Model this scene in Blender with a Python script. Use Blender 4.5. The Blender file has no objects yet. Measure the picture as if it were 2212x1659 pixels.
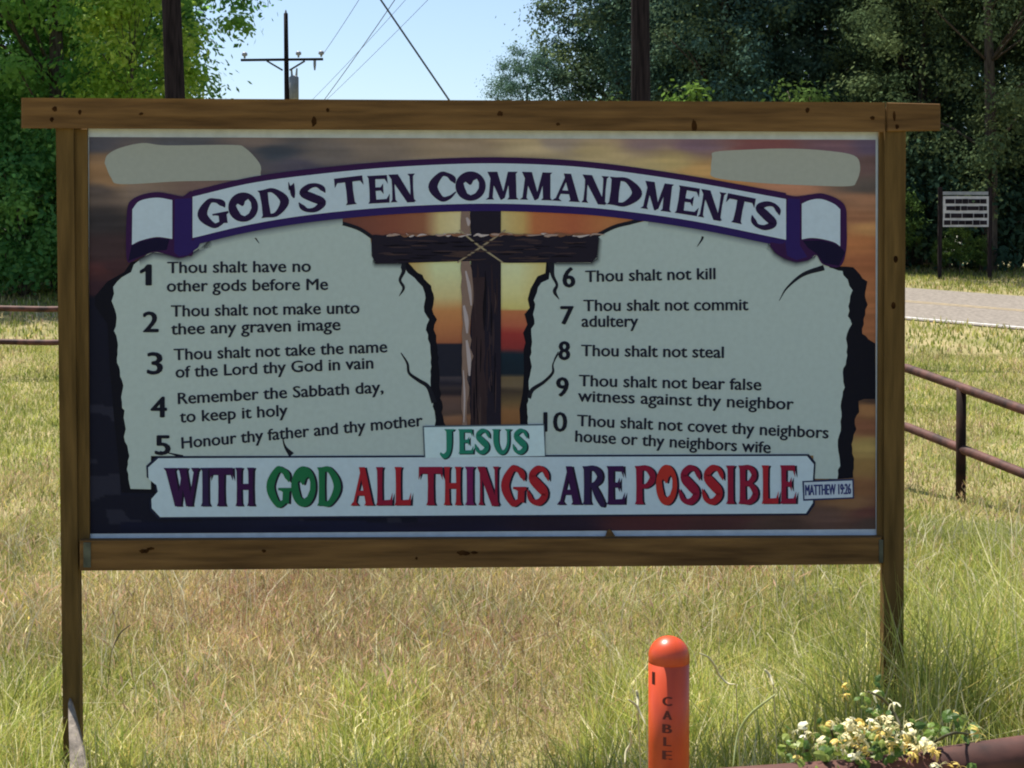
import bpy, bmesh, math, random
import numpy as np
from mathutils import Vector, Matrix
from mathutils.geometry import tessellate_polygon
R = math.radians
random.seed(7)
rng = np.random.default_rng(7)
S = bpy.context.scene
COL = S.collection

# ------------------------------------------------------------------ camera, sky, sun, exposure
FPX, CXP = 3145.0, 1106.0          # focal length and centre column in the 2212 x 1659 reading of the photograph
PITCH, HORIZON, CAMZ = R(1.1), 560.0, 1.6
PPY = HORIZON + FPX * math.tan(PITCH)
cam = bpy.data.cameras.new('camera')
cam.sensor_width = 36.0
cam.lens = 36.0 * FPX / 2212.0
cam.shift_y = (PPY - 829.5) / 2212.0
cam.clip_end = 3000
camo = bpy.data.objects.new('camera', cam)
COL.objects.link(camo)
camo.location = (0, 0, CAMZ)
camo.rotation_euler = (R(90) - PITCH, 0, 0)
S.camera = camo

SUN_EL = R(66)
SUN_AZ = R(50)                     # how far behind the board the sun stands, measured from the left
sx, sy, sz = -math.cos(SUN_EL) * math.cos(SUN_AZ), math.cos(SUN_EL) * math.sin(SUN_AZ), math.sin(SUN_EL)
w = bpy.data.worlds.new('World')
S.world = w
w.use_nodes = True
nt = w.node_tree
bg = nt.nodes['Background']
sky = nt.nodes.new('ShaderNodeTexSky')
sky.sky_type = 'NISHITA'
sky.sun_disc = False
sky.sun_elevation = SUN_EL
sky.sun_rotation = math.atan2(sx, sy)
sky.air_density = 1.0
sky.dust_density = 1.0
sky.ozone_density = 2.5
nt.links.new(sky.outputs[0], bg.inputs[0])
bg.inputs[1].default_value = 0.09
sun = bpy.data.lights.new('sun', 'SUN')
sun.energy = 4.5
sun.angle = R(0.5)
sun.color = (1.0, 0.95, 0.86)
suno = bpy.data.objects.new('sun', sun)
COL.objects.link(suno)
suno.rotation_euler = Vector((sx, sy, sz)).to_track_quat('Z', 'Y').to_euler()
S.view_settings.view_transform = 'Standard'
S.view_settings.look = 'None'
S.view_settings.exposure = 0.9
S.view_settings.gamma = 1.0
S.view_settings.use_curve_mapping = False
S.cycles.filter_width = 2.0
S.cycles.max_bounces = 6
S.cycles.transparent_max_bounces = 4

# ------------------------------------------------------------------ helpers
def ray(x, y):
    cx, cy = (x - CXP) / FPX, -(y - PPY) / FPX
    c, s = math.cos(PITCH), math.sin(PITCH)
    return Vector((cx, c + cy * s, -s + cy * c))

def at(x, y, Y):
    d = ray(x, y)
    return Vector((0, 0, CAMZ)) + d * (Y / d.y)

def lin(c):
    return tuple(((v / 255 + 0.055) / 1.055) ** 2.4 if v > 10 else v / 255 / 12.92 for v in c)

def tag(o, label=None, cat=None, group=None, kind=None):
    if label: o['label'] = label
    if cat: o['category'] = cat
    if group: o['group'] = group
    if kind: o['kind'] = kind
    return o

def empty(name, loc, label=None, cat=None, group=None, rz=0):
    o = bpy.data.objects.new(name, None)
    o.empty_display_size = 0.2
    COL.objects.link(o)
    o.location = loc
    o.rotation_euler = (0, 0, rz)
    return tag(o, label, cat, group)

def link(name, me, mats, parent=None, smooth=False):
    o = bpy.data.objects.new(name, me)
    COL.objects.link(o)
    for m in (mats if isinstance(mats, (list, tuple)) else [mats]):
        me.materials.append(m)
    if parent: o.parent = parent
    if smooth:
        me.polygons.foreach_set('use_smooth', [True] * len(me.polygons))
    return o

def np_mesh(name, V, F, col=None):
    """V (n,3), F (m,4) quads, col (m,3) colour of each face"""
    me = bpy.data.meshes.new(name)
    V = np.asarray(V, np.float32); F = np.asarray(F, np.int32)
    me.vertices.add(len(V)); me.vertices.foreach_set('co', V.ravel())
    k = F.shape[1]
    me.loops.add(F.size); me.loops.foreach_set('vertex_index', F.ravel())
    me.polygons.add(len(F))
    me.polygons.foreach_set('loop_start', np.arange(0, F.size, k, dtype=np.int32))
    if col is not None:
        a = me.color_attributes.new('col', 'FLOAT_COLOR', 'CORNER')
        c4 = np.ones((len(F), k, 4), np.float32)
        c4[:, :, :3] = np.asarray(col, np.float32)[:, None, :]
        a.data.foreach_set('color', c4.ravel())
    me.update(calc_edges=True)
    return me

class MB:
    """collects faces with a colour or a material slot"""
    def __init__(s): s.v, s.f, s.c, s.m = [], [], [], []
    def face(s, pts, col=(1, 1, 1), slot=0):
        i = len(s.v); s.v += [tuple(p) for p in pts]
        s.f.append(list(range(i, i + len(pts))))
        s.c.append(col if isinstance(col[0], (tuple, list)) else [col] * len(pts)); s.m.append(slot)
    def grid(s, rings, closed=True, cap=True, slot=0, col=(1, 1, 1)):
        i = len(s.v); n = len(rings[0])
        for r in rings: s.v += [tuple(p) for p in r]
        for a in range(len(rings) - 1):
            for b in range(n if closed else n - 1):
                c = (b + 1) % n
                s.f.append([i + a * n + b, i + a * n + c, i + (a + 1) * n + c, i + (a + 1) * n + b])
                s.c.append([col] * 4); s.m.append(slot)
        if cap and closed:
            s.f.append([i + b for b in range(n)][::-1]); s.c.append([col] * n); s.m.append(slot)
            k = i + (len(rings) - 1) * n
            s.f.append([k + b for b in range(n)]); s.c.append([col] * n); s.m.append(slot)
    def tube(s, path, rad, n=8, slot=0, col=(1, 1, 1)):
        path = [Vector(p) for p in path]
        rad = rad if isinstance(rad, (list, tuple)) else [rad] * len(path)
        rings = []
        for k, p in enumerate(path):
            d = (path[min(k + 1, len(path) - 1)] - path[max(k - 1, 0)]).normalized()
            a = d.cross(Vector((0, 0, 1)) if abs(d.z) < 0.95 else Vector((0, 1, 0))).normalized()
            b = d.cross(a)
            rings.append([p + (a * math.cos(2 * math.pi * j / n) + b * math.sin(2 * math.pi * j / n)) * rad[k] for j in range(n)])
        s.grid(rings, slot=slot, col=col)
    def box(s, x0, x1, y0, y1, z0, z1, slot=0, col=(1, 1, 1)):
        P = [(x, y, z) for z in (z0, z1) for y in (y0, y1) for x in (x0, x1)]
        for q in ((0, 2, 3, 1), (4, 5, 7, 6), (0, 1, 5, 4), (2, 6, 7, 3), (0, 4, 6, 2), (1, 3, 7, 5)):
            s.face([P[k] for k in q], col, slot)
    def mesh(s, name, weld=False):
        me = bpy.data.meshes.new(name)
        me.from_pydata(s.v, [], s.f)
        a = me.color_attributes.new('col', 'FLOAT_COLOR', 'CORNER')
        flat = []
        for cs in s.c:
            for c in cs: flat += [c[0], c[1], c[2], 1.0]
        a.data.foreach_set('color', flat)
        me.polygons.foreach_set('material_index', s.m)
        if weld:
            bm = bmesh.new(); bm.from_mesh(me)
            bmesh.ops.remove_doubles(bm, verts=bm.verts, dist=1e-5)
            bmesh.ops.recalc_face_normals(bm, faces=bm.faces)
            bm.to_mesh(me); bm.free()
        me.update()
        return me
    def build(s, name, mats, parent=None, smooth=False, weld=False):
        return link(name, s.mesh(name, weld), mats, parent, smooth)

def mat(name):
    m = bpy.data.materials.new(name); m.use_nodes = True
    return m, m.node_tree, m.node_tree.nodes['Principled BSDF']

def N(t, kind, **kw):
    n = t.nodes.new(kind)
    for k, v in kw.items(): setattr(n, k, v)
    return n

def noise_mat(name, c0, c1, scale=8, rough=0.7, stretch=(1, 1, 1), detail=6, bump=0.0, spec=0.4, coord='Object', lo=0.35, hi=0.65):
    m, t, b = mat(name)
    tc = N(t, 'ShaderNodeTexCoord'); mp = N(t, 'ShaderNodeMapping'); mp.inputs['Scale'].default_value = stretch
    nz = N(t, 'ShaderNodeTexNoise'); nz.inputs['Scale'].default_value = scale; nz.inputs['Detail'].default_value = detail
    rp = N(t, 'ShaderNodeValToRGB')
    rp.color_ramp.elements[0].position = lo; rp.color_ramp.elements[1].position = hi
    rp.color_ramp.elements[0].color = (*c0, 1); rp.color_ramp.elements[1].color = (*c1, 1)
    t.links.new(tc.outputs[coord], mp.inputs[0]); t.links.new(mp.outputs[0], nz.inputs[0])
    t.links.new(nz.outputs[0], rp.inputs[0]); t.links.new(rp.outputs[0], b.inputs['Base Color'])
    b.inputs['Roughness'].default_value = rough
    b.inputs['Specular IOR Level'].default_value = spec
    if bump:
        bp = N(t, 'ShaderNodeBump'); bp.inputs['Strength'].default_value = bump; bp.inputs['Distance'].default_value = 0.02
        t.links.new(nz.outputs[0], bp.inputs['Height']); t.links.new(bp.outputs[0], b.inputs['Normal'])
    return m

def attr_mat(name, rough=0.6, spec=0.3, transl=0.0, vary=0.0, tgain=1.0, vscale=40):
    """colour from the 'col' attribute, broken up with a little noise; leaves also let light through"""
    m, t, b = mat(name)
    at_ = N(t, 'ShaderNodeAttribute', attribute_name='col')
    src = at_.outputs['Color']
    if vary:
        tc = N(t, 'ShaderNodeTexCoord'); nz = N(t, 'ShaderNodeTexNoise'); nz.inputs['Scale'].default_value = vscale; nz.inputs['Detail'].default_value = 4
        t.links.new(tc.outputs['Object'], nz.inputs[0])
        mr = N(t, 'ShaderNodeMapRange'); mr.inputs[1].default_value = 0.3; mr.inputs[2].default_value = 0.7
        mr.inputs[3].default_value = 1 - vary; mr.inputs[4].default_value = 1 + vary
        t.links.new(nz.outputs[0], mr.inputs[0])
        vm = N(t, 'ShaderNodeVectorMath', operation='SCALE')
        t.links.new(src, vm.inputs[0]); t.links.new(mr.outputs[0], vm.inputs['Scale'])
        src = vm.outputs[0]
    t.links.new(src, b.inputs['Base Color'])
    b.inputs['Roughness'].default_value = rough
    b.inputs['Specular IOR Level'].default_value = spec
    if transl:
        if tgain != 1:
            vm2 = N(t, 'ShaderNodeVectorMath', operation='SCALE'); vm2.inputs['Scale'].default_value = tgain
            t.links.new(src, vm2.inputs[0]); src = vm2.outputs[0]
        tr = N(t, 'ShaderNodeBsdfTranslucent'); mx = N(t, 'ShaderNodeMixShader'); mx.inputs[0].default_value = transl
        t.links.new(src, tr.inputs[0])
        t.links.new(b.outputs[0], mx.inputs[1]); t.links.new(tr.outputs[0], mx.inputs[2])
        t.links.new(mx.outputs[0], t.nodes['Material Output'].inputs[0])
    return m

def crom(pts, n=8):
    """smooth curve through points of any dimension"""
    P = [np.array(p, float) for p in pts]
    P = [2 * P[0] - P[1]] + P + [2 * P[-1] - P[-2]]
    out = []
    for i in range(1, len(P) - 2):
        for k in range(n):
            t = k / n
            a, b, c, d = P[i - 1], P[i], P[i + 1], P[i + 2]
            out.append(0.5 * (2 * b + (c - a) * t + (2 * a - 5 * b + 4 * c - d) * t * t + (3 * b - a - 3 * c + d) * t ** 3))
    out.append(P[-2])
    return out

def vnoise(x, y, seed=0):
    """value noise on arrays, 0..1"""
    x = np.asarray(x, float); y = np.asarray(y, float)
    xi, yi = np.floor(x), np.floor(y); fx, fy = x - xi, y - yi
    fx = fx * fx * (3 - 2 * fx); fy = fy * fy * (3 - 2 * fy)
    def h(a, b):
        v = np.sin(a * 127.1 + b * 311.7 + seed * 74.7) * 43758.5453
        return v - np.floor(v)
    return (h(xi, yi) * (1 - fx) + h(xi + 1, yi) * fx) * (1 - fy) + (h(xi, yi + 1) * (1 - fx) + h(xi + 1, yi + 1) * fx) * fy

def sstep(a, b, v):
    t = np.clip((np.asarray(v, float) - a) / (b - a), 0, 1)
    return t * t * (3 - 2 * t)

# ------------------------------------------------------------------ terrain, road
def ground(x, y):
    x = np.asarray(x, float); y = np.asarray(y, float)
    base = 0.12 * sstep(0.4, 1.6, x) * (1 - sstep(8, 12, y)) - 0.02
    T = -0.923 - 0.0213 * np.clip(x, 0, 25) + 0.0668 * np.minimum(y, 38)
    base = base - 0.17 * sstep(1.7, 2.9, x) * sstep(7.0, 9.0, y) * (1 - sstep(12, 15, y))
    k = 0.06
    return np.maximum(base, T) + k * np.log1p(np.exp(-np.abs(base - T) / k)) * (1 - sstep(18, 22, y))

RP, RD = Vector((6.65, 24.5)), Vector((1.54, -1.2)).normalized()
RN = Vector((-RD.y, RD.x))
if RN.y < 0: RN = -RN
def road_pt(t, n):
    p = RP + RD * t + RN * n
    return p.x, p.y
def road_n(x, y):
    return (x - RP.x) * RN.x + (y - RP.y) * RN.y

m_ground = noise_mat('earth_and_thatch', (0.17, 0.165, 0.06), (0.33, 0.27, 0.14), scale=1.3, rough=0.95, detail=10, bump=0.3, spec=0.1)
xs = np.concatenate([np.linspace(-900, -45, 12), np.linspace(-40, 40, 121), np.linspace(45, 900, 12)])
ys = np.concatenate([[-60, -30], np.linspace(-10, 60, 141), np.linspace(66, 1500, 16)])
X, Yg = np.meshgrid(xs, ys)
V = np.stack([X, Yg, ground(X, Yg)], -1).reshape(-1, 3)
nx, ny = len(xs), len(ys)
ii = np.arange((ny - 1) * nx).reshape(ny - 1, nx)[:, :-1].ravel()
F = np.stack([ii, ii + 1, ii + 1 + nx, ii + nx], -1)
me = np_mesh('ground', V, F)
tag(link('ground', me, m_ground, smooth=True), 'grassy field of dry and green grass sloping up to the road', 'ground', kind='structure')

m_asph = noise_mat('old_asphalt', (0.165, 0.142, 0.118), (0.275, 0.24, 0.20), scale=14, rough=0.9, detail=12, bump=0.2, spec=0.2)
m_yel = noise_mat('worn_yellow_paint', (0.30, 0.24, 0.15), (0.46, 0.34, 0.18), scale=9, rough=0.8)
m_wht = noise_mat('worn_white_paint', (0.4, 0.39, 0.36), (0.75, 0.73, 0.7), scale=9, rough=0.8)
def strip(mb, n0, n1, lift, t0=-60, t1=40, gap=None):
    t = t0
    while t < t1:
        t2 = t + (1.0 if not gap else gap[0])
        P = [road_pt(t, n0), road_pt(t2, n0), road_pt(t2, n1), road_pt(t, n1)]
        mb.face([(p[0], p[1], float(ground(*p)) + lift) for p in P])
        t = t2 + (gap[1] if gap else 0)
b = MB()
for k in range(6): strip(b, k * 6.3 / 6, (k + 1) * 6.3 / 6, 0.02)
road = b.build('road', m_asph, weld=True)
tag(road, 'grey asphalt two lane road running past the field', 'road', kind='structure')
b = MB(); strip(b, 3.0, 3.10, 0.024); strip(b, 3.22, 3.32, 0.024)
tag(b.build('yellow_line', m_yel), 'worn yellow centre line painted on the road', 'road marking', kind='structure')
b = MB(); strip(b, 0.22, 0.34, 0.024)
tag(b.build('white_line', m_wht), 'white edge line painted along the near side of the road', 'road marking', kind='structure')
# ------------------------------------------------------------------ the wooden board with the printed panel
m_wood_h = noise_mat('treated_pine_lengthwise', (0.085, 0.045, 0.018), (0.225, 0.122, 0.045), scale=3.0, lo=0.28, hi=0.72, rough=0.85, spec=0.1, stretch=(1.2, 14, 14), detail=8, bump=0.15)
m_wood_v = noise_mat('treated_pine_upright', (0.072, 0.044, 0.015), (0.175, 0.105, 0.036), scale=3.0, lo=0.28, hi=0.72, rough=0.85, spec=0.1, stretch=(14, 14, 1.2), detail=8, bump=0.15)
m_knot = noise_mat('pine_knot', (0.022, 0.010, 0.004), (0.06, 0.026, 0.009), scale=30, rough=0.9, spec=0.02)
m_grey = noise_mat('weathered_grey_wood', (0.15, 0.125, 0.10), (0.30, 0.25, 0.20), scale=4, rough=0.9, stretch=(10, 10, 1), detail=10, bump=0.4)
m_zinc = noise_mat('galvanised_steel', (0.05, 0.055, 0.045), (0.10, 0.11, 0.09), scale=30, rough=0.5)
m_zinc.node_tree.nodes['Principled BSDF'].inputs['Metallic'].default_value = 0.4
m_print = attr_mat('printed_vinyl', rough=0.6, spec=0.06, vary=0.035, vscale=60)
m_white = noise_mat('white_panel_board', (0.42, 0.49, 0.56), (0.50, 0.58, 0.66), scale=25, rough=0.6)

pL, pR = at(190, 725, 4.47), at(1897, 725, 4.545)
UX = Vector((pR.x - pL.x, pR.y - pL.y, 0)).normalized()
WN = Vector((UX.y, -UX.x, 0))                   # towards the camera
O0 = Vector(((pL.x + pR.x) / 2, (pL.y + pR.y) / 2, 0.0))
sign = empty('billboard', O0, 'wooden framed board printed with the ten commandments on a sunset picture', 'sign', rz=math.atan2(UX.y, UX.x))
def P(x, y, w=0.0):
    """a point of the photographed board, as (along, out of board, up) on the plane w in front of the panel"""
    d = ray(x, y); c = Vector((0, 0, CAMZ))
    k = (WN.dot(O0 + WN * w - c)) / WN.dot(d)
    q = c + d * k - O0
    return Vector((q.dot(UX), -w, q.z))

def slab(mb, quad, w0, w1, slot=0, ch=0.004):
    """a timber whose front outline is given by photograph points, from w0 (front) back to w1, with eased edges"""
    F0 = [P(x, y, w0) for x, y in quad]
    cen = sum(F0, Vector()) / len(F0)
    front = [p + (cen - p).normalized() * ch * 1.3 for p in F0]
    ring1 = [Vector((p.x, p.y + ch, p.z)) for p in F0]
    back = [Vector((p.x, -w1, p.z)) for p in F0]
    mb.grid([front, ring1, back], slot=slot)

# posts (flat boards), cleats beside the panel
def lx(y): return 120.5 + (y - 280) * 0.0118
def rx(y): return 1957 - (y - 300) * 0.0046
b = MB(); slab(b, [(lx(225), 225), (lx(225) + 38, 225), (lx(1760) + 36, 1760), (lx(1760), 1760)], 0.022, -0.02)
b.build('post', m_wood_v, sign)
b = MB(); slab(b, [(rx(232) - 46, 232), (rx(232), 232), (rx(1760), 1760), (rx(1760) - 42, 1760)], 0.022, -0.02)
for cx, cy in ((1935, 560), (1930, 660)):
    b.face([P(cx + 5 * math.cos(a), cy + 8 * math.sin(a), 0.0228) for a in np.linspace(0, 6.28, 9)[:-1]][::-1], slot=1)
b.build('post', [m_wood_v, m_knot], sign)
b = MB(); slab(b, [(lx(275) + 37.2, 276), (188.5, 276), (193.5, 1172), (lx(1172) + 36.2, 1172)], 0.010, -0.012)
b.build('cleat', m_wood_v, sign)
b = MB(); slab(b, [(1899, 282), (rx(282) - 45, 282), (rx(1165) - 43, 1165), (1895, 1165)], 0.010, -0.012)
b.build('cleat', m_wood_v, sign)
# beams
def knots(mb, lst, w, slot=1):
    for cx, cy, a, c in lst:
        n = 12
        mb.face([P(cx + a * (1 + 0.25 * random.uniform(-1, 1)) * math.cos(q), cy + c * (1 + 0.3 * random.uniform(-1, 1)) * math.sin(q), w) for q in np.linspace(2 * math.pi, 0, n + 1)[:-1]], slot=slot)
b = MB(); slab(b, [(45, 211), (1913, 221), (1913, 284.5), (45, 276.5)], 0.034, 0.0225)
knots(b, [(678, 262, 6, 11), (118, 235, 6, 6), (112, 258, 4, 5), (172, 242, 4, 5), (1080, 245, 6, 6), (1205, 268, 5, 4), (1500, 271, 6, 13), (1744, 238, 5, 5), (1885, 255, 5, 4), (305, 246, 5, 3), (708, 238, 4, 4)], 0.0348)
b.build('top_beam', [m_wood_h, m_knot], sign)
b = MB(); slab(b, [(1915.5, 221), (2032, 224), (2032, 282), (1916, 284)], 0.031, 0.0225)
knots(b, [(1932, 250, 3, 10), (1938, 273, 4, 5)], 0.0318)
b.build('beam_end_block', [m_wood_h, m_knot], sign)
b = MB(); slab(b, [(lx(1170) + 40, 1168), (rx(1162) - 48, 1161), (rx(1220) - 48, 1219), (lx(1230) + 40, 1233)], 0.040, -0.02)
knots(b, [(312, 1190, 12, 5), (325, 1185, 9, 3), (570, 1190, 5, 4), (1000, 1195, 14, 5), (1025, 1194, 9, 3), (900, 1206, 3, 3)], 0.0408)
slab(b, [(1306, 1167), (1312, 1147), (1318, 1144), (1324, 1150), (1334, 1167)], 0.012, 0.001)
b.build('bottom_beam', [m_wood_h, m_knot], sign)
for x0, x1, y0, y1 in ((180, 196, 1172, 1226), (1899, 1908, 1166, 1216)):
    b = MB(); slab(b, [(x0, y0), (x1, y0), (x1, y1), (x0, y1)], 0.0425, 0.0405, ch=0.0006)
    b.build('bracket', m_zinc, sign)
# panel sheet
b = MB(); slab(b, [(187, 277), (1900, 284), (1897, 1163), (191, 1171)], 0.0, -0.012, ch=0.001)
panel = b.build('panel', m_white, sign)

# ---- printing. Colours are read from the shaded board in the photograph and divided by how much light falls on it
SHADE = np.array([0.46, 0.49, 0.49])
def C(*rgb):
    return tuple(float(v) for v in np.clip(np.array(lin(rgb)) / SHADE, 0.004, 0.85))

class Art:
    def __init__(s): s.mb = MB(); s.dw = 0.0
    def poly(s, loops, col, w):
        if not isinstance(loops[0][0], (tuple, list, np.ndarray)): loops = [loops]
        loops = [[(float(p[0]), float(p[1])) for p in l] for l in loops]
        flat = [p for l in loops for p in l]
        tri = tessellate_polygon([[Vector((p[0], p[1], 0)) for p in l] for l in loops])
        w += s.dw; s.dw += 0.00001
        for t in tri:
            a, bb, c = (flat[k] for k in t)
            if (bb[0] - a[0]) * (c[1] - a[1]) - (bb[1] - a[1]) * (c[0] - a[0]) > 0: bb, c = c, bb
            s.mb.face([P(a[0], a[1], w), P(bb[0], bb[1], w), P(c[0], c[1], w)], col)
    def strip(s, A, B, ca, cb, w):
        w += s.dw; s.dw += 0.00001
        for k in range(len(A) - 1):
            s.mb.face([P(*A[k][:2], w), P(*B[k][:2], w), P(*B[k + 1][:2], w), P(*A[k + 1][:2], w)], [ca, cb, cb, ca])
    def stroke(s, pts, col, w, n=6):
        c = crom(pts, n); A, B = [], []
        for k, q in enumerate(c):
            d = c[min(k + 1, len(c) - 1)][:2] - c[max(k - 1, 0)][:2]
            d = d / (np.linalg.norm(d) + 1e-9); nn = np.array([-d[1], d[0]]) * q[2] / 2
            A.append(q[:2] + nn); B.append(q[:2] - nn)
        s.strip(A, B, col, col, w)
    def build(s, name): return s.mb.build(name, m_print, panel)

# sunset background: colours at places, spread smoothly, with cloud streaks
BG = [(195,300,60,62,75),(400,300,64,68,80),(560,305,95,85,85),(590,325,48,56,70),(700,330,85,80,80),(800,318,102,92,85),(1000,308,122,108,92),(1000,340,120,105,85),(650,360,60,58,74),
 (520,350,70,66,72),(210,370,120,90,60),(240,388,125,95,65),(212,412,70,62,60),(300,412,105,90,80),(450,410,92,74,70),(220,480,42,40,44),(220,540,50,38,42),(210,580,64,35,38),(245,575,50,32,38),(205,625,46,28,38),
 (196,645,18,18,32),(240,650,16,17,30),(200,800,16,18,32),(240,900,15,17,31),(205,1000,17,19,33),(230,1100,15,18,34),(300,1100,14,17,36),(300,1130,15,18,38),(700,1130,17,20,42),(1000,1130,22,21,40),(1200,1132,30,23,37),(1400,1130,62,32,36),(1550,1130,60,36,38),(1700,1128,62,46,42),(1880,1135,60,48,44),
 (1150,318,146,132,102),(1150,345,132,118,90),(1300,330,148,132,94),(1400,355,150,134,90),(1450,345,150,132,84),(1500,372,158,122,70),(1550,400,160,104,50),(1200,302,120,110,105),(1400,304,105,88,95),(1500,305,96,76,94),(1650,310,110,65,70),(1800,308,95,70,85),(1885,303,74,64,90),(1875,350,85,65,65),(1875,400,74,67,64),(1700,412,150,100,75),(1870,430,130,90,65),(1850,468,122,80,55),(1872,490,152,108,62),(1860,520,150,90,50),(1875,560,130,75,45),(1885,640,140,85,50),(1885,700,130,78,48),(1885,860,60,45,40),
 (1875,885,122,84,50),(1870,920,105,65,45),(1870,965,132,112,60),(1870,1010,112,86,46),(1865,1060,105,70,44),(1830,1092,105,75,50),(1875,1115,78,46,42),(1780,1118,76,56,50)]
MIDL = [(575,(158,170,128)),(640,(160,150,100)),(668,(158,105,58)),(700,(150,92,52)),(738,(128,72,46)),(741,(26,28,42)),(808,(24,27,40)),(812,(52,48,56)),(822,(44,42,52)),(826,(28,28,40)),(830,(30,30,42)),(836,(48,42,46)),(848,(30,26,34)),(854,(78,58,52)),(878,(72,56,54)),(892,(66,52,48)),(898,(108,76,56)),(922,(96,64,46))]
MIDR = [(575,(162,172,132)),(630,(166,166,110)),(664,(160,152,84)),(668,(152,90,52)),(700,(146,72,50)),(718,(128,38,36)),(750,(112,34,36)),(756,(70,36,42)),(762,(16,32,46)),(806,(16,28,40)),(812,(84,72,52)),(832,(86,74,56)),(842,(52,44,38)),(866,(84,68,44)),(885,(112,76,44)),(922,(104,68,38))]
def ramp(tab, y):
    ysr = [t[0] for t in tab]
    return np.stack([np.interp(y, ysr, [t[1][k] for t in tab]) for k in range(3)], -1)
gx = np.linspace(192.5, 1891.5, 340); gy = np.linspace(296, 1146, 190)
GX, GY = np.meshgrid(gx, gy)
q_ = (GX - 190) / 1700; GYP = 296 + 6 * q_ + (GY - 296) / 850 * (857 - 16 * q_)   # where the print really sits on the sheet
bgp = np.array(BG, float)
wx = GX + 26 * (vnoise(GX / 70, GY / 9, 3) - 0.5); wy = GY + 12 * (vnoise(GX / 120, GY / 14, 5) - 0.5)
d2 = ((wx[..., None] - bgp[:, 0]) / 2.2) ** 2 + (wy[..., None] - bgp[:, 1]) ** 2 + 30
ww = d2 ** -1.7
col = (ww[..., None] * bgp[:, 2:]).sum(2) / ww.sum(2)[..., None]
col = col * (0.92 + 0.16 * vnoise(GX / 90, GY / 7, 9))[..., None]
dk = ((GX < 262) & (wy > 640)) | ((GX < 900) & (wy > 1062) & (wy < 1122))
col[dk] = np.array([16, 18, 33]) + (12 * (vnoise(GX / 50, GY / 22, 2) > 0.72))[dk][:, None]
l = (GX > 760) & (GX < 1040) & (GY > 500) & (GY < 930); r = (GX >= 1040) & (GX < 1300) & (GY > 500) & (GY < 930)
yy = GY + 6 * (vnoise(GX / 60, GY / 20, 1) - 0.5)
cl = ramp(MIDL, yy); cr = ramp(MIDR, yy)
edge = np.clip((940 - GX) / 60, 0, 1)[..., None] * (GY < 660)[..., None]
cl = cl * (1 - edge) + np.array([152, 122, 66]) * edge
edge = np.clip((GX - 1120) / 50, 0, 1)[..., None] * (GY < 650)[..., None]
cr = cr * (1 - 0.6 * edge) + np.array([160, 140, 70]) * 0.6 * edge
col[l] = cl[l]; col[r] = cr[r]
top = (GY > 425) & (GY <= 510) & (GX > 700) & (GX < 1420)
tx = [(740, (88, 50, 44)), (850, (108, 58, 44)), (915, (118, 72, 50)), (950, (160, 148, 100)), (1000, (168, 162, 120)), (1085, (158, 146, 92)), (1130, (156, 128, 70)), (1155, (150, 84, 46)), (1240, (142, 72, 44)), (1320, (148, 92, 50)), (1420, (120, 70, 40))]
ct = np.stack([np.interp(GX, [t[0] for t in tx], [t[1][k] for t in tx]) for k in range(3)], -1)
col[top] = ct[top]
col = col * 0.77 + col.mean(2, keepdims=True) * 0.20
lc = np.where(col > 10, ((col / 255 + 0.055) / 1.055) ** 2.4, col / 255 / 12.92) / SHADE
lc = np.clip(lc, 0.004, 0.85)
A = Art()
GP = [[P(gx[i], GYP[j, i], 0.0006) for i in range(len(gx))] for j in range(len(gy))]
mb = A.mb; mb.v = [tuple(p) for row in GP for p in row]; nxg = len(gx)
for j in range(len(gy) - 1):
    for i in range(nxg - 1):
        k = j * nxg + i
        mb.f.append([k, k + nxg, k + nxg + 1, k + 1]); mb.m.append(0)
        mb.c.append([tuple(lc[j, i]), tuple(lc[j + 1, i]), tuple(lc[j + 1, i + 1]), tuple(lc[j, i + 1])])
A.build('sunset_picture')
A = Art()
def rr(pts): return [tuple(q) for q in crom(pts + [pts[0]], 5)[:-1]]
A.poly(rr([(226, 352), (232, 335), (258, 320), (308, 309), (360, 314), (500, 313), (530, 320), (560, 352), (563, 372), (552, 386), (470, 390), (380, 392), (262, 398), (240, 384)]), C(114, 121, 117), 0.0012)
A.build('grey_patch')
A = Art()
A.poly(rr([(1538, 340), (1545, 328), (1620, 323), (1700, 321), (1780, 325), (1845, 336), (1858, 362), (1850, 392), (1835, 402), (1760, 401), (1640, 395), (1545, 384), (1536, 365)]), C(117, 123, 118), 0.0012)
A.build('grey_patch')

def jag(pts, amp=3.0, step=9):
    out = []
    for k in range(len(pts) - 1):
        a, c = np.array(pts[k], float), np.array(pts[k + 1], float)
        n = max(1, int(np.linalg.norm(c - a) / step))
        for q in range(n):
            p = a + (c - a) * q / n
            out.append((p[0] + random.uniform(-amp, amp), p[1] + random.uniform(-amp, amp) * 0.5))
    out.append(pts[-1])
    return out
RT = crom([(416, 425), (540, 396), (678, 377), (850, 361), (1036, 353), (1200, 357), (1330, 369), (1500, 394), (1698, 430)], 8)
RB = crom([(416, 514), (540, 485), (678, 463), (850, 447), (1036, 440), (1200, 444), (1330, 454), (1500, 478), (1698, 518)], 8)
TABC, BLK = C(127, 142, 143), C(13, 14, 22)
LL = jag([(289, 571), (282, 587), (262, 599), (246, 620), (248, 634), (241, 650), (248, 669), (252, 687), (248, 715), (255, 746), (252, 775), (259, 803), (266, 834), (262, 859), (262, 880), (271, 887), (266, 901), (273, 926), (269, 943), (278, 985), (276, 1014), (282, 1056)], 2.0)
LR = jag([(941, 920), (934, 868), (931, 831), (930, 791), (928, 744), (920, 713), (925, 691), (916, 673), (919, 645), (913, 620), (896, 601), (882, 590), (869, 570)], 2.2)
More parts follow.
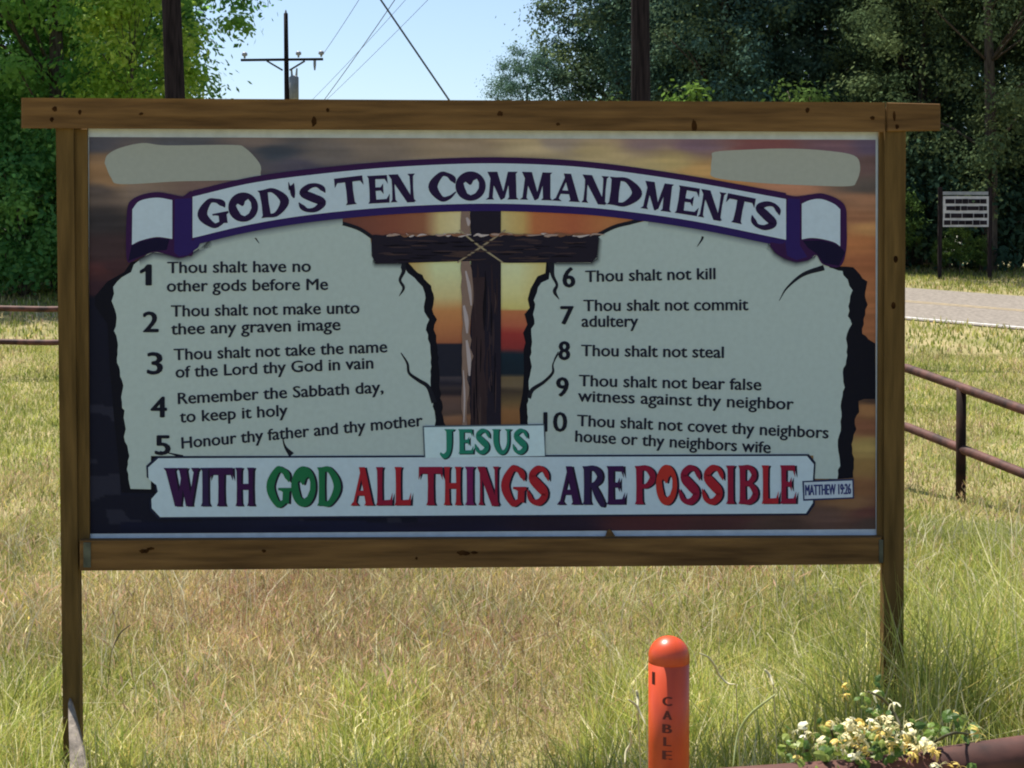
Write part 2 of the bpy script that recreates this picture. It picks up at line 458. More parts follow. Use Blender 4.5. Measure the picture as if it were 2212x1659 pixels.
left = LL + [(326, 1057), (326, 985), (917, 985), (917, 925)] + LR + [(808, 560), (799, 511), (779, 499), (752, 489), (724, 482), (690, 460), (560, 478), (470, 500), (416, 512), (400, 540), (330, 540)]
RL = jag([(1186, 590), (1186, 603), (1170, 611), (1158, 632), (1153, 648), (1156, 667), (1152, 679), (1153, 701), (1146, 719), (1150, 738), (1146, 753), (1147, 791), (1144, 822), (1143, 847), (1139, 884), (1141, 920)], 2.2)
RR = jag([(1807, 1034), (1815, 997), (1809, 962), (1815, 932), (1816, 890), (1818, 866), (1824, 836), (1822, 805), (1830, 759), (1828, 732), (1838, 701), (1832, 682), (1836, 651), (1840, 628), (1830, 605), (1818, 586), (1792, 578)], 2.2)
right = [(1199, 568)] + RL + [(1178, 920), (1178, 985), (1757, 984), (1757, 1034)] + RR + [(1770, 545), (1698, 512), (1500, 472), (1420, 462), (1400, 476), (1366, 484), (1330, 492), (1300, 507), (1290, 513), (1288, 558)]
A = Art(); A.poly([(283, 566), (268, 588), (232, 608), (205, 640), (205, 660), (232, 700), (236, 780), (246, 900), (256, 1000), (262, 1064), (340, 1066), (345, 1000), (330, 560)], BLK, 0.0010); A.build('broken_edge')
A = Art(); A.poly(jag([(962, 922), (953, 870), (948, 820), (946, 745), (938, 713), (943, 690), (933, 668), (937, 645), (930, 618), (912, 594), (895, 583), (880, 566)], 2.5) + [(860, 566), (905, 700), (915, 922)], BLK, 0.0010); A.build('broken_edge')
A = Art(); A.poly([(1206, 566), (1180, 566), (1178, 590), (1161, 597), (1146, 624), (1140, 646), (1144, 665), (1133, 679), (1139, 701), (1130, 719), (1135, 740), (1131, 755), (1132, 800), (1129, 850), (1122, 884), (1124, 922), (1200, 922)], BLK, 0.0010); A.build('broken_edge')
A = Art(); A.poly(jag([(1790, 570), (1818, 576), (1841, 577), (1872, 609), (1870, 640), (1874, 659), (1866, 690), (1863, 721), (1884, 738)], 2) + [(1891, 742), (1891, 862), (1866, 862)] + jag([(1855, 867), (1857, 890), (1845, 905), (1849, 928), (1840, 959), (1846, 1000), (1843, 1032)], 2) + [(1790, 1036), (1790, 700)], BLK, 0.0010); A.build('broken_edge')
A = Art(); A.poly(left, TABC, 0.0018)
A.build('stone_tablet')
A = Art(); A.poly(right, TABC, 0.0018)
A.build('stone_tablet')
A = Art()
DK = C(20, 22, 30)
for pts in ([(555, 492, 6), (547, 505, 5), (560, 526, 1)], [(868, 566, 16), (872, 585, 9), (864, 605, 6), (872, 622, 6), (862, 640, 1)], [(866, 762, 2), (880, 785, 5), (884, 806, 6), (905, 822, 8), (925, 836, 9), (938, 870, 12)],
            [(610, 944, 2), (616, 965, 5), (630, 983, 13)], [(345, 975, 2), (370, 980, 3), (395, 987, 8)], [(690, 468, 5), (724, 479, 8), (752, 486, 8), (779, 496, 8), (806, 514, 8)], [(1282, 514, 8), (1300, 503, 8), (1330, 489, 8), (1366, 480, 8), (1410, 466, 8)], [(1516, 485, 4), (1510, 497, 4), (1518, 512, 5), (1506, 533, 1)], [(1683, 650, 1), (1700, 622, 4), (1735, 593, 8), (1780, 578, 12)],
            [(1190, 566, 16), (1194, 595, 8), (1203, 615, 6), (1198, 630, 8), (1208, 647, 1)], [(1212, 755, 1), (1195, 785, 3), (1194, 805, 6), (1175, 825, 7), (1150, 842, 9), (1142, 860, 10)], [(1206, 760, 2), (1200, 772, 3), (1196, 782, 2)]):
    A = Art(); A.stroke(pts, DK, 0.0024); A.build('crack')
# printed soft shadow of the ribbon on the stone
TB2 = crom([(430, 520), (540, 496), (678, 474), (740, 466)], 6)
A = Art(); A.strip(TB2, [(q[0], q[1] + 20) for q in TB2], C(40, 42, 58), TABC, 0.0026); A.build('printed_shadow')
TB2 = crom([(1400, 470), (1500, 487), (1660, 520)], 6)
A = Art(); A.strip(TB2, [(q[0], q[1] + 20) for q in TB2], C(40, 42, 58), TABC, 0.0026); A.build('printed_shadow')
s2 = [(300, 560), (330, 545), (355, 548), (385, 556), (410, 550), (440, 530), (455, 515)]
A = Art(); A.strip(s2, [(q[0] + 3, q[1] + 16) for q in s2], C(30, 32, 45), TABC, 0.0026); A.build('printed_shadow')
s2 = [(1660, 525), (1674, 545), (1696, 559), (1721, 566), (1746, 561), (1763, 551)]
A = Art(); A.strip(s2, [(q[0] - 4, q[1] + 13) for q in s2], C(30, 32, 45), TABC, 0.0026); A.build('printed_shadow')
s2 = [(806, 560), (811, 568), (868, 569)]
A = Art(); A.strip(s2, [(q[0] - 3, q[1] + 12) for q in s2], C(30, 34, 40), TABC, 0.0026); A.build('printed_shadow')
s2 = [(1195, 568), (1276, 568), (1289, 558), (1293, 512)]
A = Art(); A.strip(s2, [(q[0] + 9, q[1] + 9) for q in s2], C(30, 34, 40), TABC, 0.0026); A.build('printed_shadow')
# the cross
A = Art()
DW, DW2 = C(24, 22, 32), C(38, 30, 34)
A.poly(jag([(1016, 452), (1016, 925)], 2, 25) + [(1082, 925), (1082, 452)], DW, 0.0030)
A.poly(jag([(1045, 600), (1052, 925)], 5, 30) + [(1018, 925), (1020, 600)], DW2, 0.0031)
for k in range(40):
    x0 = random.uniform(1022, 1078); y0 = random.uniform(570, 880); l0 = random.uniform(30, 110)
    A.stroke([(x0, y0, 1), (x0 + random.uniform(-2, 2), y0 + l0 / 2, random.uniform(2, 5)), (x0 + random.uniform(-2, 2), min(y0 + l0, 922), 1)], C(*random.choice([(44, 36, 40), (52, 42, 42), (12, 11, 18), (36, 28, 32)])), 0.00315, 3)
A.poly(jag([(995, 455), (996, 560), (999, 700), (997, 800), (998, 922)], 2, 20) + jag([(1009, 922), (1012, 800), (1020, 770), (1014, 700), (1024, 620), (1014, 560), (1018, 500), (1014, 455)], 3, 16), C(96, 82, 76), 0.0032)
for x0, y0, x1, y1, ww_ in ((1006, 585, 1018, 660, 7), (1002, 660, 1009, 720, 9), (1008, 735, 1014, 812, 9), (1001, 800, 1002, 912, 4), (1008, 470, 1012, 488, 8)):
    A.stroke([(x0, y0, ww_ * 0.5), ((x0 + x1) / 2 + 2, (y0 + y1) / 2, ww_), (x1, y1, ww_ * 0.4)], C(128, 122, 126), 0.0033)
A.poly(jag([(800, 508), (1291, 506)], 2, 12) + [(1293, 515), (1289, 556), (1278, 567), (1100, 568), (1010, 564), (812, 570), (803, 553)], DW, 0.0034)
for k in range(60):
    x0 = random.uniform(815, 1230); y0 = random.uniform(518, 562)
    A.stroke([(x0, y0, 1), (x0 + 20, y0 + random.uniform(-2, 2), random.uniform(2, 4)), (x0 + random.uniform(30, 55), y0, 1)], C(*random.choice([(44, 36, 40), (50, 40, 40), (12, 11, 18)])), 0.0035, 3)
for k in range(46):
    x0 = random.uniform(828, 1275); A.stroke([(x0, 507 + random.uniform(-4, 4), 1), (x0 + 9, 508 + random.uniform(-3, 3), random.uniform(3, 6)), (x0 + random.uniform(16, 34), 507, 1)], C(*random.choice([(120, 105, 100), (138, 132, 134), (92, 66, 52), (104, 76, 60)])), 0.0036, 3)
A.build('cross')
A = Art()
A.stroke([(992, 497, 3), (1036, 532, 4), (1086, 567, 3)], C(112, 106, 88), 0.0040); A.stroke([(1092, 497, 3), (1040, 533, 4), (988, 567, 3)], C(108, 100, 84), 0.0041)
A.build('rope')
# the title ribbon
PUR, PUR2, NAV, RIB = C(38, 20, 52), C(32, 24, 70), C(16, 14, 36), C(136, 153, 166)
A = Art()
off = lambda c, dy: [(q[0], q[1] + dy) for q in c]
A.strip(off(RT, -13), off(RB, 16), PUR, PUR2, 0.0042)
A.poly(rr([(274, 455), (280, 436), (302, 422), (338, 415), (372, 420), (395, 424), (418, 420), (418, 540), (405, 553), (385, 557), (355, 548), (330, 545), (300, 557), (276, 566), (272, 520)]), PUR, 0.0043)
A.poly([(378, 430), (414, 428), (414, 520), (436, 516), (428, 535), (405, 551), (386, 554), (376, 545)], PUR2, 0.00435)
A.poly([(284, 531), (303, 522), (338, 514), (366, 517), (360, 540), (330, 543), (300, 555), (277, 564)], NAV, 0.0044)
A.poly(rr([(1694, 420), (1720, 424), (1751, 420), (1776, 418), (1806, 428), (1826, 446), (1829, 480), (1828, 540), (1814, 576), (1778, 571), (1763, 551), (1746, 562), (1721, 566), (1696, 559), (1674, 545), (1664, 524), (1698, 519)]), PUR, 0.0043)
A.poly([(1702, 428), (1728, 430), (1728, 530), (1744, 555), (1721, 562), (1700, 552), (1696, 520)], PUR2, 0.00435)
A.poly([(1734, 520), (1774, 519), (1801, 526), (1816, 534), (1826, 545), (1812, 574), (1780, 569), (1765, 549), (1745, 535)], NAV, 0.0044)
A.strip(RT, RB, RIB, RIB, 0.0048)
A.poly(crom([(286, 452), (302, 434), (338, 427), (372, 432)], 5) + crom([(372, 516), (338, 512), (303, 520), (285, 529)], 5), RIB, 0.0048)
A.poly(crom([(1732, 440), (1751, 432), (1774, 430), (1801, 440), (1815, 452)], 5) + crom([(1815, 532), (1801, 523), (1774, 516), (1751, 514), (1732, 517)], 5), RIB, 0.0048)
A.build('ribbon')
# slogan plate, small plates
A = Art()
PL = [(342, 990), (320, 1010), (321, 1035), (338, 1048), (341, 1062), (327, 1078), (328, 1098), (346, 1117), (1741, 1109), (1756, 1086), (1756, 1034), (1758, 1003), (1743, 985)]
cen = np.array([1040, 1050])
A.poly([tuple(np.array(p) + np.sign(np.array(p) - cen) * np.array([4, 4])) for p in PL], C(22, 26, 44), 0.0044)
A.poly(PL, C(136, 154, 166), 0.0049)
A.build('slogan_plate')
A = Art()
A.poly([(913, 920), (1176, 916), (1179, 984), (916, 988)], C(60, 72, 82), 0.0050)
A.poly([(916, 923), (1174, 919), (1177, 985), (919, 989)], C(142, 164, 176), 0.0053)
A.build('name_plate')
A = Art()
A.poly([(1733, 1039), (1844, 1034), (1845, 1077), (1735, 1082)], C(34, 40, 66), 0.0052)
A.poly([(1737, 1042), (1841, 1038), (1842, 1074), (1738, 1078)], C(132, 146, 160), 0.0055)
A.build('verse_plate')

# ---- drawn display letters in a unit box
def stem(x, wd, y0=0.0, y1=1.0, s=0.06):
    h = wd / 2
    return [(x - h - s, y0), (x - h, y0 + 0.09), (x - h + 0.015, 0.5 * (y0 + y1)), (x - h, y1 - 0.09), (x - h - s, y1), (x + h + s, y1), (x + h, y1 - 0.09), (x + h - 0.015, 0.5 * (y0 + y1)), (x + h, y0 + 0.09), (x + h + s, y0)]
def stroke_poly(pts, n=7):
    c = crom(pts, n); A_, B_ = [], []
    for k, q in enumerate(c):
        d = c[min(k + 1, len(c) - 1)][:2] - c[max(k - 1, 0)][:2]
        d = d / (np.linalg.norm(d) + 1e-9); nn = np.array([-d[1], d[0]]) * q[2] / 2
        A_.append(tuple(q[:2] + nn)); B_.append(tuple(q[:2] - nn))
    return ('strip', A_, B_)
ell = lambda cx, cy, a, c, n=36: [(cx + a * math.cos(2 * math.pi * k / n), cy + c * math.sin(2 * math.pi * k / n)) for k in range(n)]
GL = {
 'I': [stem(.5, .62, s=.17)],
 'T': [stem(.5, .28), [(-.02, 1), (1.02, 1), (1.03, .66), (.92, .82), (.08, .82), (-.03, .66)]],
 'H': [stem(.2, .25), stem(.8, .25), [(.25, .43), (.75, .43), (.75, .58), (.25, .58)]],
 'L': [stem(.3, .3), [(.3, 0), (1, 0), (1.03, .34), (.9, .15), (.3, .13)]],
 'E': [stem(.28, .3), [(.3, 1), (.95, 1), (.97, .68), (.84, .86), (.3, .87)], [(.3, .44), (.64, .45), (.76, .32), (.76, .70), (.64, .57), (.3, .58)], [(.3, 0), (1, 0), (1.03, .32), (.88, .14), (.3, .13)]],
 'N': [stem(.14, .13, s=.07), [(-.04, 1), (.34, 1), (.96, -.03), (.66, -.03)], stem(.86, .14, s=.08)],
 'M': [[(-.03, 0), (.24, 0), (.19, .08), (.26, .9), (.13, .9), (.06, .08)], [(.02, 1), (.34, 1), (.58, .12), (.45, -.02)], [(.47, -.02), (.58, .06), (.82, 1), (.68, 1)], [(.68, 1), (1.0, 1), (.94, .93), (.96, .08), (1.03, 0), (.66, 0), (.72, .08), (.68, .9)]],
 'A': [[(.06, .05), (.18, .05), (.54, .92), (.43, .95)], [(.34, 1), (.62, 1), (.97, .06), (1.03, 0), (.58, 0), (.65, .07)], [(.2, .26), (.7, .26), (.68, .39), (.25, .39)], [(-.06, 0), (.32, 0), (.2, .09), (.05, .09)]],
 'W': [[(-.05, 1), (.36, 1), (.30, .92), (.50, 0), (.3, 0), (.02, .92)], [(.36, 0), (.48, 0), (.62, .95), (.52, .95)], [(.36, 1), (.7, 1), (.66, .92), (.84, 0), (.64, 0), (.44, .92)], [(.72, 0), (.82, 0), (1.0, .92), (.88, .92)], [(.8, 1), (1.06, 1), (1.0, .9), (.86, .9)]],
 'O': [[ell(.5, .5, .52, .53), [(.30, .44), (.26, .60), (.33, .66), (.47, .54), (.53, .56), (.60, .70), (.72, .76), (.79, .62), (.78, .42), (.66, .24), (.5, .17), (.38, .24)]]],
 'D': [stem(.22, .27), stroke_poly([(.18, .94, .12), (.55, .92, .17), (.86, .5, .30), (.55, .08, .17), (.18, .06, .12)])],
 'C': [stroke_poly([(.97, .60, .03), (.90, .76, .22), (.70, .92, .15), (.45, .92, .2), (.16, .5, .34), (.45, .07, .2), (.75, .1, .13), (1.0, .3, .04)])],
 'G': [stroke_poly([(.97, .62, .03), (.90, .78, .22), (.70, .92, .15), (.45, .92, .2), (.16, .5, .34), (.45, .07, .2), (.7, .08, .15), (.9, .22, .12)]), [(.50, .47), (1.06, .47), (1.06, .40), (.98, .36), (.96, .05), (.68, .10), (.70, .36), (.60, .40), (.5, .41)]],
 'S': [stroke_poly([(.98, .62, .03), (.90, .78, .18), (.70, .93, .14), (.42, .91, .2), (.2, .72, .27), (.5, .51, .31), (.82, .29, .28), (.58, .08, .2), (.28, .08, .14), (.1, .22, .18), (.0, .4, .03)])],
 'P': [stem(.24, .3), stroke_poly([(.2, .94, .12), (.6, .93, .16), (.87, .71, .28), (.6, .49, .14), (.2, .47, .1)])],
 'R': [stem(.24, .3), stroke_poly([(.2, .94, .12), (.6, .93, .16), (.85, .73, .27), (.6, .53, .14), (.2, .51, .1)]), stroke_poly([(.5, .52, .18), (.72, .26, .26), (.94, .04, .22), (1.06, .0, .1)])],
 'B': [stem(.24, .3), stroke_poly([(.2, .94, .12), (.58, .94, .14), (.82, .75, .26), (.56, .56, .12), (.2, .55, .1)]), stroke_poly([(.2, .5, .1), (.6, .5, .13), (.88, .27, .28), (.6, .06, .15), (.2, .06, .12)])],
 'J': [stroke_poly([(.6, 1.0, .36), (.6, .4, .34), (.52, .04, .26), (.26, -.1, .2), (.02, .02, .1)]), [(.3, 1), (.95, 1), (.86, .91), (.4, .91)]],
 'U': [stroke_poly([(.22, 1, .28), (.22, .45, .28), (.40, .10, .22), (.66, .09, .16), (.84, .4, .13), (.85, 1, .13)]), [(.0, 1), (.44, 1), (.36, .92), (.08, .92)], [(.68, 1), (1.03, 1), (.94, .92), (.76, .92)]],
 "'": [stroke_poly([(.5, 1.0, .9), (.5, .86, .85), (.25, .70, .15)])],
}
def letter(A, ch, x0, x1, base, hgt, slope, col, w):
    xc = (x0 + x1) / 2; n = math.hypot(1, slope); ux, uy = 1 / n, slope / n
    def M(p):
        a, c = (p[0] - 0.5) * (x1 - x0), p[1] * hgt
        return (xc + a * ux + c * uy, base + a * uy - c * ux)
    for g in GL[ch]:
        if isinstance(g, tuple): A.strip([M(p) for p in g[1]], [M(p) for p in g[2]], col, col, w)
        elif isinstance(g[0], list): A.poly([[M(p) for p in l_] for l_ in g], col, w)
        else: A.poly([M(p) for p in g], col, w)
TITLE = [('GOD\'S', [('G', 434, 494, 489), ('O', 501, 560, 476), ('D', 564, 627, 466), ("'", 631, 643, 459), ('S', 650, 708, 456)]),
         ('TEN', [('T', 731, 787, 441), ('E', 794, 840, 438), ('N', 845, 897, 435)]),
         ('COMMANDMENTS', [('C', 928, 984, 432), ('O', 987, 1047, 431), ('M', 1053, 1117, 430), ('M', 1126, 1190, 431), ('A', 1197, 1250, 434), ('N', 1257, 1309, 438), ('D', 1310, 1382, 444), ('M', 1386, 1447, 453), ('E', 1455, 1504, 462), ('N', 1508, 1558, 471), ('T', 1563, 1619, 481), ('S', 1620, 1676, 494)])]
alls = [(a + c) / 2 for _, L in TITLE for _, a, c, _ in L]; allb = [q for _, L in TITLE for *_, q in L]
for word, L in TITLE:
    A = Art()
    for ch, a, c, base in L:
        xc = (a + c) / 2; a -= 1.5; c += 1.5
        sl = (np.interp(xc + 60, alls, allb) - np.interp(xc - 60, alls, allb)) / (min(xc + 60, alls[-1]) - max(xc - 60, alls[0]))
        letter(A, ch, a, c, base + 1, 60, sl, C(28, 20, 46), 0.0055)
    A.build('title_lettering')
PURP, GRN, RED, DRED, MAG, ORG, NVY = (40, 20, 52), (24, 80, 52), (116, 28, 36), (98, 22, 42), (80, 24, 64), (128, 38, 34), (34, 26, 54)
SLOG = [('WITH', [('W', 357, 427, PURP), ('I', 433, 454, NVY), ('T', 454, 502, PURP), ('H', 508, 550, PURP)]),
        ('GOD', [('G', 576, 626, GRN), ('O', 630, 681, GRN), ('D', 684, 736, GRN)]),
        ('ALL', [('A', 760, 806, RED), ('L', 809, 847, DRED), ('L', 849, 887, RED)]),
        ('THINGS', [('T', 906, 955, DRED), ('H', 958, 998, RED), ('I', 1004, 1026, MAG), ('N', 1033, 1078, DRED), ('G', 1083, 1134, RED), ('S', 1139, 1186, RED)]),
        ('ARE', [('A', 1206, 1254, PURP), ('R', 1257, 1303, NVY), ('E', 1308, 1349, PURP)]),
        ('POSSIBLE', [('P', 1370, 1416, DRED), ('O', 1418, 1462, ORG), ('S', 1467, 1513, DRED), ('S', 1517, 1563, RED), ('I', 1568, 1588, DRED), ('B', 1594, 1637, DRED), ('L', 1642, 1681, RED), ('E', 1683, 1719, DRED)])]
for word, L in SLOG:
    A = Art()
    for ch, a, c, q in L:
        xc = (a + c) / 2; base = 1094 - 6 * (xc - 355) / 1365
        letter(A, ch, a + 4, c + 5, base + 1, 83, -0.004, C(24, 22, 36), 0.0055)
        letter(A, ch, a, c, base, 83, -0.004, C(*q), 0.0062)
    A.build('slogan_lettering')
A = Art()
for ch, a, c in (('J', 950, 984), ('E', 988, 1022), ('S', 1026, 1058), ('U', 1063, 1104), ('S', 1108, 1140)):
    letter(A, ch, a + 2, c + 4, 982, 54, -0.01, C(20, 36, 44), 0.0056); letter(A, ch, a, c, 980, 53, -0.01, C(28, 92, 78), 0.0063)
A.build('name_lettering')

# ---- plain lettering from the built-in font
def text_mesh(s, offset=0.0):
    cu = bpy.data.curves.new('t', 'FONT'); cu.body = s; cu.offset = offset; cu.resolution_u = 3
    o = bpy.data.objects.new('t', cu); COL.objects.link(o)
    dg = bpy.context.evaluated_depsgraph_get(); dg.update()
    me = bpy.data.meshes.new_from_object(o.evaluated_get(dg))
    Vt = np.array([v.co[:2] for v in me.vertices]); Ft = [list(p.vertices) for p in me.polygons]
    bpy.data.objects.remove(o); bpy.data.curves.remove(cu); bpy.data.meshes.remove(me)
    return Vt, Ft
CAP = text_mesh('T')[0][:, 1].max()
XH = text_mesh('x')[0][:, 1].max() / CAP
def text_line(A, s, x0, y0, x1, y1, cap, col, w, bold=0.9):
    if s == '1':
        Vt = np.array([(.62, 0), (1, 0), (1, 1), (.72, 1), (.5, .84), (.16, .72), (.16, .58), (.62, .72)]) * CAP; Ft = [[0, 1, 2, 3, 4, 5, 6, 7]]
        Vt[:, 0] = Vt[:, 0] * .8 + .1 * CAP
    else: Vt, Ft = text_mesh(s)
    a, c = Vt[:, 0].min(), Vt[:, 0].max()
    u = (Vt[:, 0] - a) / (c - a); h = Vt[:, 1] / CAP
    if s[-1].isalpha() or s[-1] == ',': h = np.where(h < XH, h * 0.72 / XH, 0.72 + (h - XH) * 0.28 / (1 - XH))
    h = h * cap
    n = math.hypot(x1 - x0, y1 - y0); nxx, nyy = (y1 - y0) / n, -(x1 - x0) / n
    for k, (dx, dy) in enumerate(((-bold, 0), (bold, 0), (0, -bold * .45), (0, bold * .45))):
        px = x0 + u * (x1 - x0) + h * nxx * 0.5 + dx; py = y0 + u * (y1 - y0) + h * nyy + dy
        pts = [P(px[q], py[q], w + 0.00004 * k) for q in range(len(px))]
        for f in Ft: A.mb.face([pts[q] for q in f], col)
INK = C(24, 27, 38)
LINES = [('1', (304, 326, 616, 44), [('Thou shalt have no', 362, 590, 671, 587), ('other gods before Me', 361, 630, 708, 626)]),
 ('2', (310, 341, 717, 43), [('Thou shalt not make unto', 370, 684, 776, 677), ('thee any graven image', 370, 723, 735, 713)]),
 ('3', (319, 350, 808, 46), [('Thou shalt not take the name', 376, 778, 836, 761), ('of the Lord thy God in vain', 380, 816, 806, 796)]),
 ('4', (327, 359, 901, 43), [('Remember the Sabbath day,', 385, 873, 828, 848), ('to keep it holy', 389, 913, 621, 898)]),
 ('5', (336, 367, 982, 41), [('Honour thy father and thy mother', 393, 969, 913, 920)]),
 ('6', (1217, 1241, 620, 42), [('Thou shalt not kill', 1265, 609, 1545, 603)]),
 ('7', (1212, 1238, 700, 38), [('Thou shalt not commit', 1261, 672, 1616, 670), ('adultery', 1257, 706, 1378, 706)]),
 ('8', (1208, 1230, 777, 39), [('Thou shalt not steal', 1256, 769, 1563, 773)]),
 ('9', (1203, 1227, 856, 40), [('Thou shalt not bear false', 1251, 834, 1644, 843), ('witness against thy neighbor', 1249, 867, 1714, 885)]),
 ('10', (1175, 1224, 932, 41), [('Thou shalt not covet thy neighbors', 1247, 920, 1789, 947), ('house or thy neighbors wife', 1243, 954, 1664, 979)])]
for num, (a, c, base, hh), ls in LINES:
    A = Art()
    text_line(A, num, a, base, c, base, hh, C(18, 20, 30), 0.0030, 1.5 if len(num) > 1 else 2.0)
    for s, x0, y0, x1, y1 in ls: text_line(A, s, x0, y0, x1, y1, 24, INK, 0.0030, 0.9)
    A.build('commandment_lettering')
A = Art(); text_line(A, 'MATTHEW 19:26', 1740, 1070, 1838, 1067, 22, C(36, 42, 82), 0.0062, 0.8)
A.build('verse_lettering')

# ---- weathered pointed stake leaning on the left post
b = MB()
prof = [(150, 1508), (158, 1535), (172, 1590), (187, 1655), (200, 1745), (153, 1745), (151, 1655), (148, 1560), (147, 1520)]
def lean(y): return 0.030 + 0.30 * (y - 1508) / 240.0
fr = [P(x, y, lean(y)) for x, y in prof]
bk = [Vector((p.x, p.y + 0.022, p.z - 0.004)) for p in fr]
b.grid([bk[::-1], fr[::-1]])
st = b.build('stake', m_grey)
st.matrix_world = sign.matrix_basis
tag(st, 'pointed grey weathered stake leaning on the foot of the board\'s post', 'stake')
# ------------------------------------------------------------------ orange cable marker
m_orange = noise_mat('faded_orange_plastic', (0.42, 0.042, 0.012), (0.62, 0.075, 0.018), scale=14, rough=0.36, spec=0.45, stretch=(1, 1, 0.35), detail=12, lo=0.3, hi=0.6)
m_maroon, t_, b_ = mat('maroon_ink'); b_.inputs['Base Color'].default_value = (0.10, 0.006, 0.006, 1); b_.inputs['Roughness'].default_value = 0.6
YM = 3.1
ctr = at(1445, 1420, YM); ztop = at(1445, 1374, YM).z; rad = 45.0 * YM / FPX
gz = float(ground(ctr.x, YM))
mk = empty('cable_marker', (ctr.x, YM, gz), 'orange round topped post lettered CABLE, standing in the grass before the board', 'marker post')
b = MB()
rings = []
def ring(r, z, n=40): return [(r * math.cos(2 * math.pi * k / n), r * math.sin(2 * math.pi * k / n), z) for k in range(n)]
zc = ztop - gz - rad * 0.98
for z in np.linspace(-0.15, zc, 6): rings.append(ring(rad * 0.985, z))
b.grid(rings)
b.build('tube', m_orange, mk, smooth=True)
b = MB(); rings = [ring(rad * 0.986, zc - 0.012), ring(rad * 0.993, zc - 0.008), ring(rad * 0.995, zc)]
for a in np.linspace(0.12, 1.5, 10): rings.append(ring(rad * 0.995 * math.cos(a), zc + rad * 0.98 * math.sin(a)))
b.grid(rings)
b.build('cap', m_orange, mk, smooth=True)
b = MB()
def on_tube(px, py):
    """a mark on the round face of the post"""
    x = (px - 1445) * YM / FPX; r = rad * 0.985 + 0.0006
    x = max(-r * 0.985, min(r * 0.985, x))
    return (x, -math.sqrt(r * r - x * x), at(px, py, YM - 0.03).z - gz)
for ch, cy in (('C', 1511), ('A', 1541), ('B', 1570), ('L', 1598), ('E', 1627), ):
    Vt, Ft = text_mesh(ch)
    a, c = Vt[:, 0].min(), Vt[:, 0].max()
    wd = 18 if ch != 'L' else 14
    for dx in (-1.6, 0, 1.6):
        for f in Ft: b.face([on_tube(1437 + dx - wd / 2 + (Vt[k, 0] - a) / (c - a) * wd, cy + 9.5 - Vt[k, 1] / CAP * 19) for k in f])
b.build('lettering', m_maroon, mk)
b = MB()
for y0, y1 in ((1453, 1480),):
    for k in range(2):
        b.face([on_tube(x, y) for x, y in ((1406 + 3 * k, y0), (1409 + 3 * k, y0 - 1), (1409 + 3 * k, y1), (1406 + 3 * k, y1))])
b.build('printed_mark', m_maroon, mk)

# ------------------------------------------------------------------ rusty pipe fences
m_rust = noise_mat('rusty_pipe', (0.03, 0.012, 0.009), (0.13, 0.05, 0.036), scale=9, rough=0.7, detail=10, bump=0.15, spec=0.35)
m_rust_shade = noise_mat('backlit_rusty_pipe', (0.010, 0.006, 0.005), (0.035, 0.016, 0.012), scale=9, rough=0.8, detail=10, spec=0.15)  # posts stand against the light; their shade is put into this darker rust
def pipe_fence(root, rails, posts, r_rail, r_post):
    o = root.location
    for path in rails:
        b = MB(); pth = []
        for k in range(len(path) - 1):
            a, c = Vector(path[k]), Vector(path[k + 1]); n = max(2, int((c - a).length / 0.5))
            for q in range(n): pth.append(a.lerp(c, q / n) + Vector((0, 0, 0.006 * math.sin(3.1 * q + k))))
        pth.append(Vector(path[-1]))
        b.tube([p - o for p in pth], r_rail, 12)
        b.build('rail', m_rust, root, smooth=True)
    for (x, y, zt) in posts:
        b = MB(); zb = float(ground(x, y)) - 0.15
        b.tube([Vector((x, y, zb)) - o, Vector((x, y, (zb + zt) / 2)) - o, Vector((x, y, zt)) - o], r_post, 12)
        b.build('post', m_rust_shade, root, smooth=True)
A1, A2 = at(1960, 796, 10.9), at(2212, 884, 9.76)
B1, B2 = at(1960, 923, 10.9), at(2212, 1022, 9.76)
dA, dB = (A2 - A1), (B2 - B1)
Ac, Bc = A1 - dA * 5.2, B1 - dB * 5.2                     # the far corner, hidden behind the board
L1, L2 = at(0, 667, 17.0), at(118, 660, 17.4)
M1, M2 = at(0, 739, 17.0), at(118, 730, 17.4)
Ac.z = L1.z; Bc.z = M1.z
ff = empty('pipe_fence', (A1.x, A1.y, float(ground(A1.x, A1.y))), 'rusty two rail pipe fence round the field behind the board', 'fence')
pipe_fence(ff, [[L1 + (L1 - L2) * 8, L1, Ac, A1, A2, A2 + dA * 4.5], [M1 + (M1 - M2) * 8, M1, Bc, B1, B2, B2 + dB * 4.5]],
           [(*(A1 + dA * f).xy, (A1 + dA * f).z) for f in (-1.05, 0.49, 2.03, 3.57, 5.1)] + [(Ac.x, Ac.y, Ac.z), ((Ac.x + L1.x) / 2, (Ac.y + L1.y) / 2, (Ac.z + L1.z) / 2), ((L1 + (L1 - L2) * 2).x, 16.3, L1.z), ((L1 + (L1 - L2) * 7).x, 14.3, L1.z)], 0.034, 0.036)
N1, N2 = at(1500, 1719, 2.34), at(2212, 1643, 2.44)
dN = N2 - N1
nf = empty('pipe_fence', (N2.x, N2.y, float(ground(N2.x, N2.y))), 'thick rusty pipe rail under the honeysuckle, close to the viewer', 'fence')
pipe_fence(nf, [[N1 - dN * 0.25, N1, N2, N2 + dN * 3.2], [N1 - dN * 0.25 - Vector((0, 0, .42)), N2 - Vector((0, 0, .42)), N2 + dN * 3.2 - Vector((0, 0, .42))]],
           [(*(N1 - dN * 0.22).xy, N1.z), (*(N2 + dN * 0.9).xy, N2.z + dN.z * .9)], 0.036, 0.038)

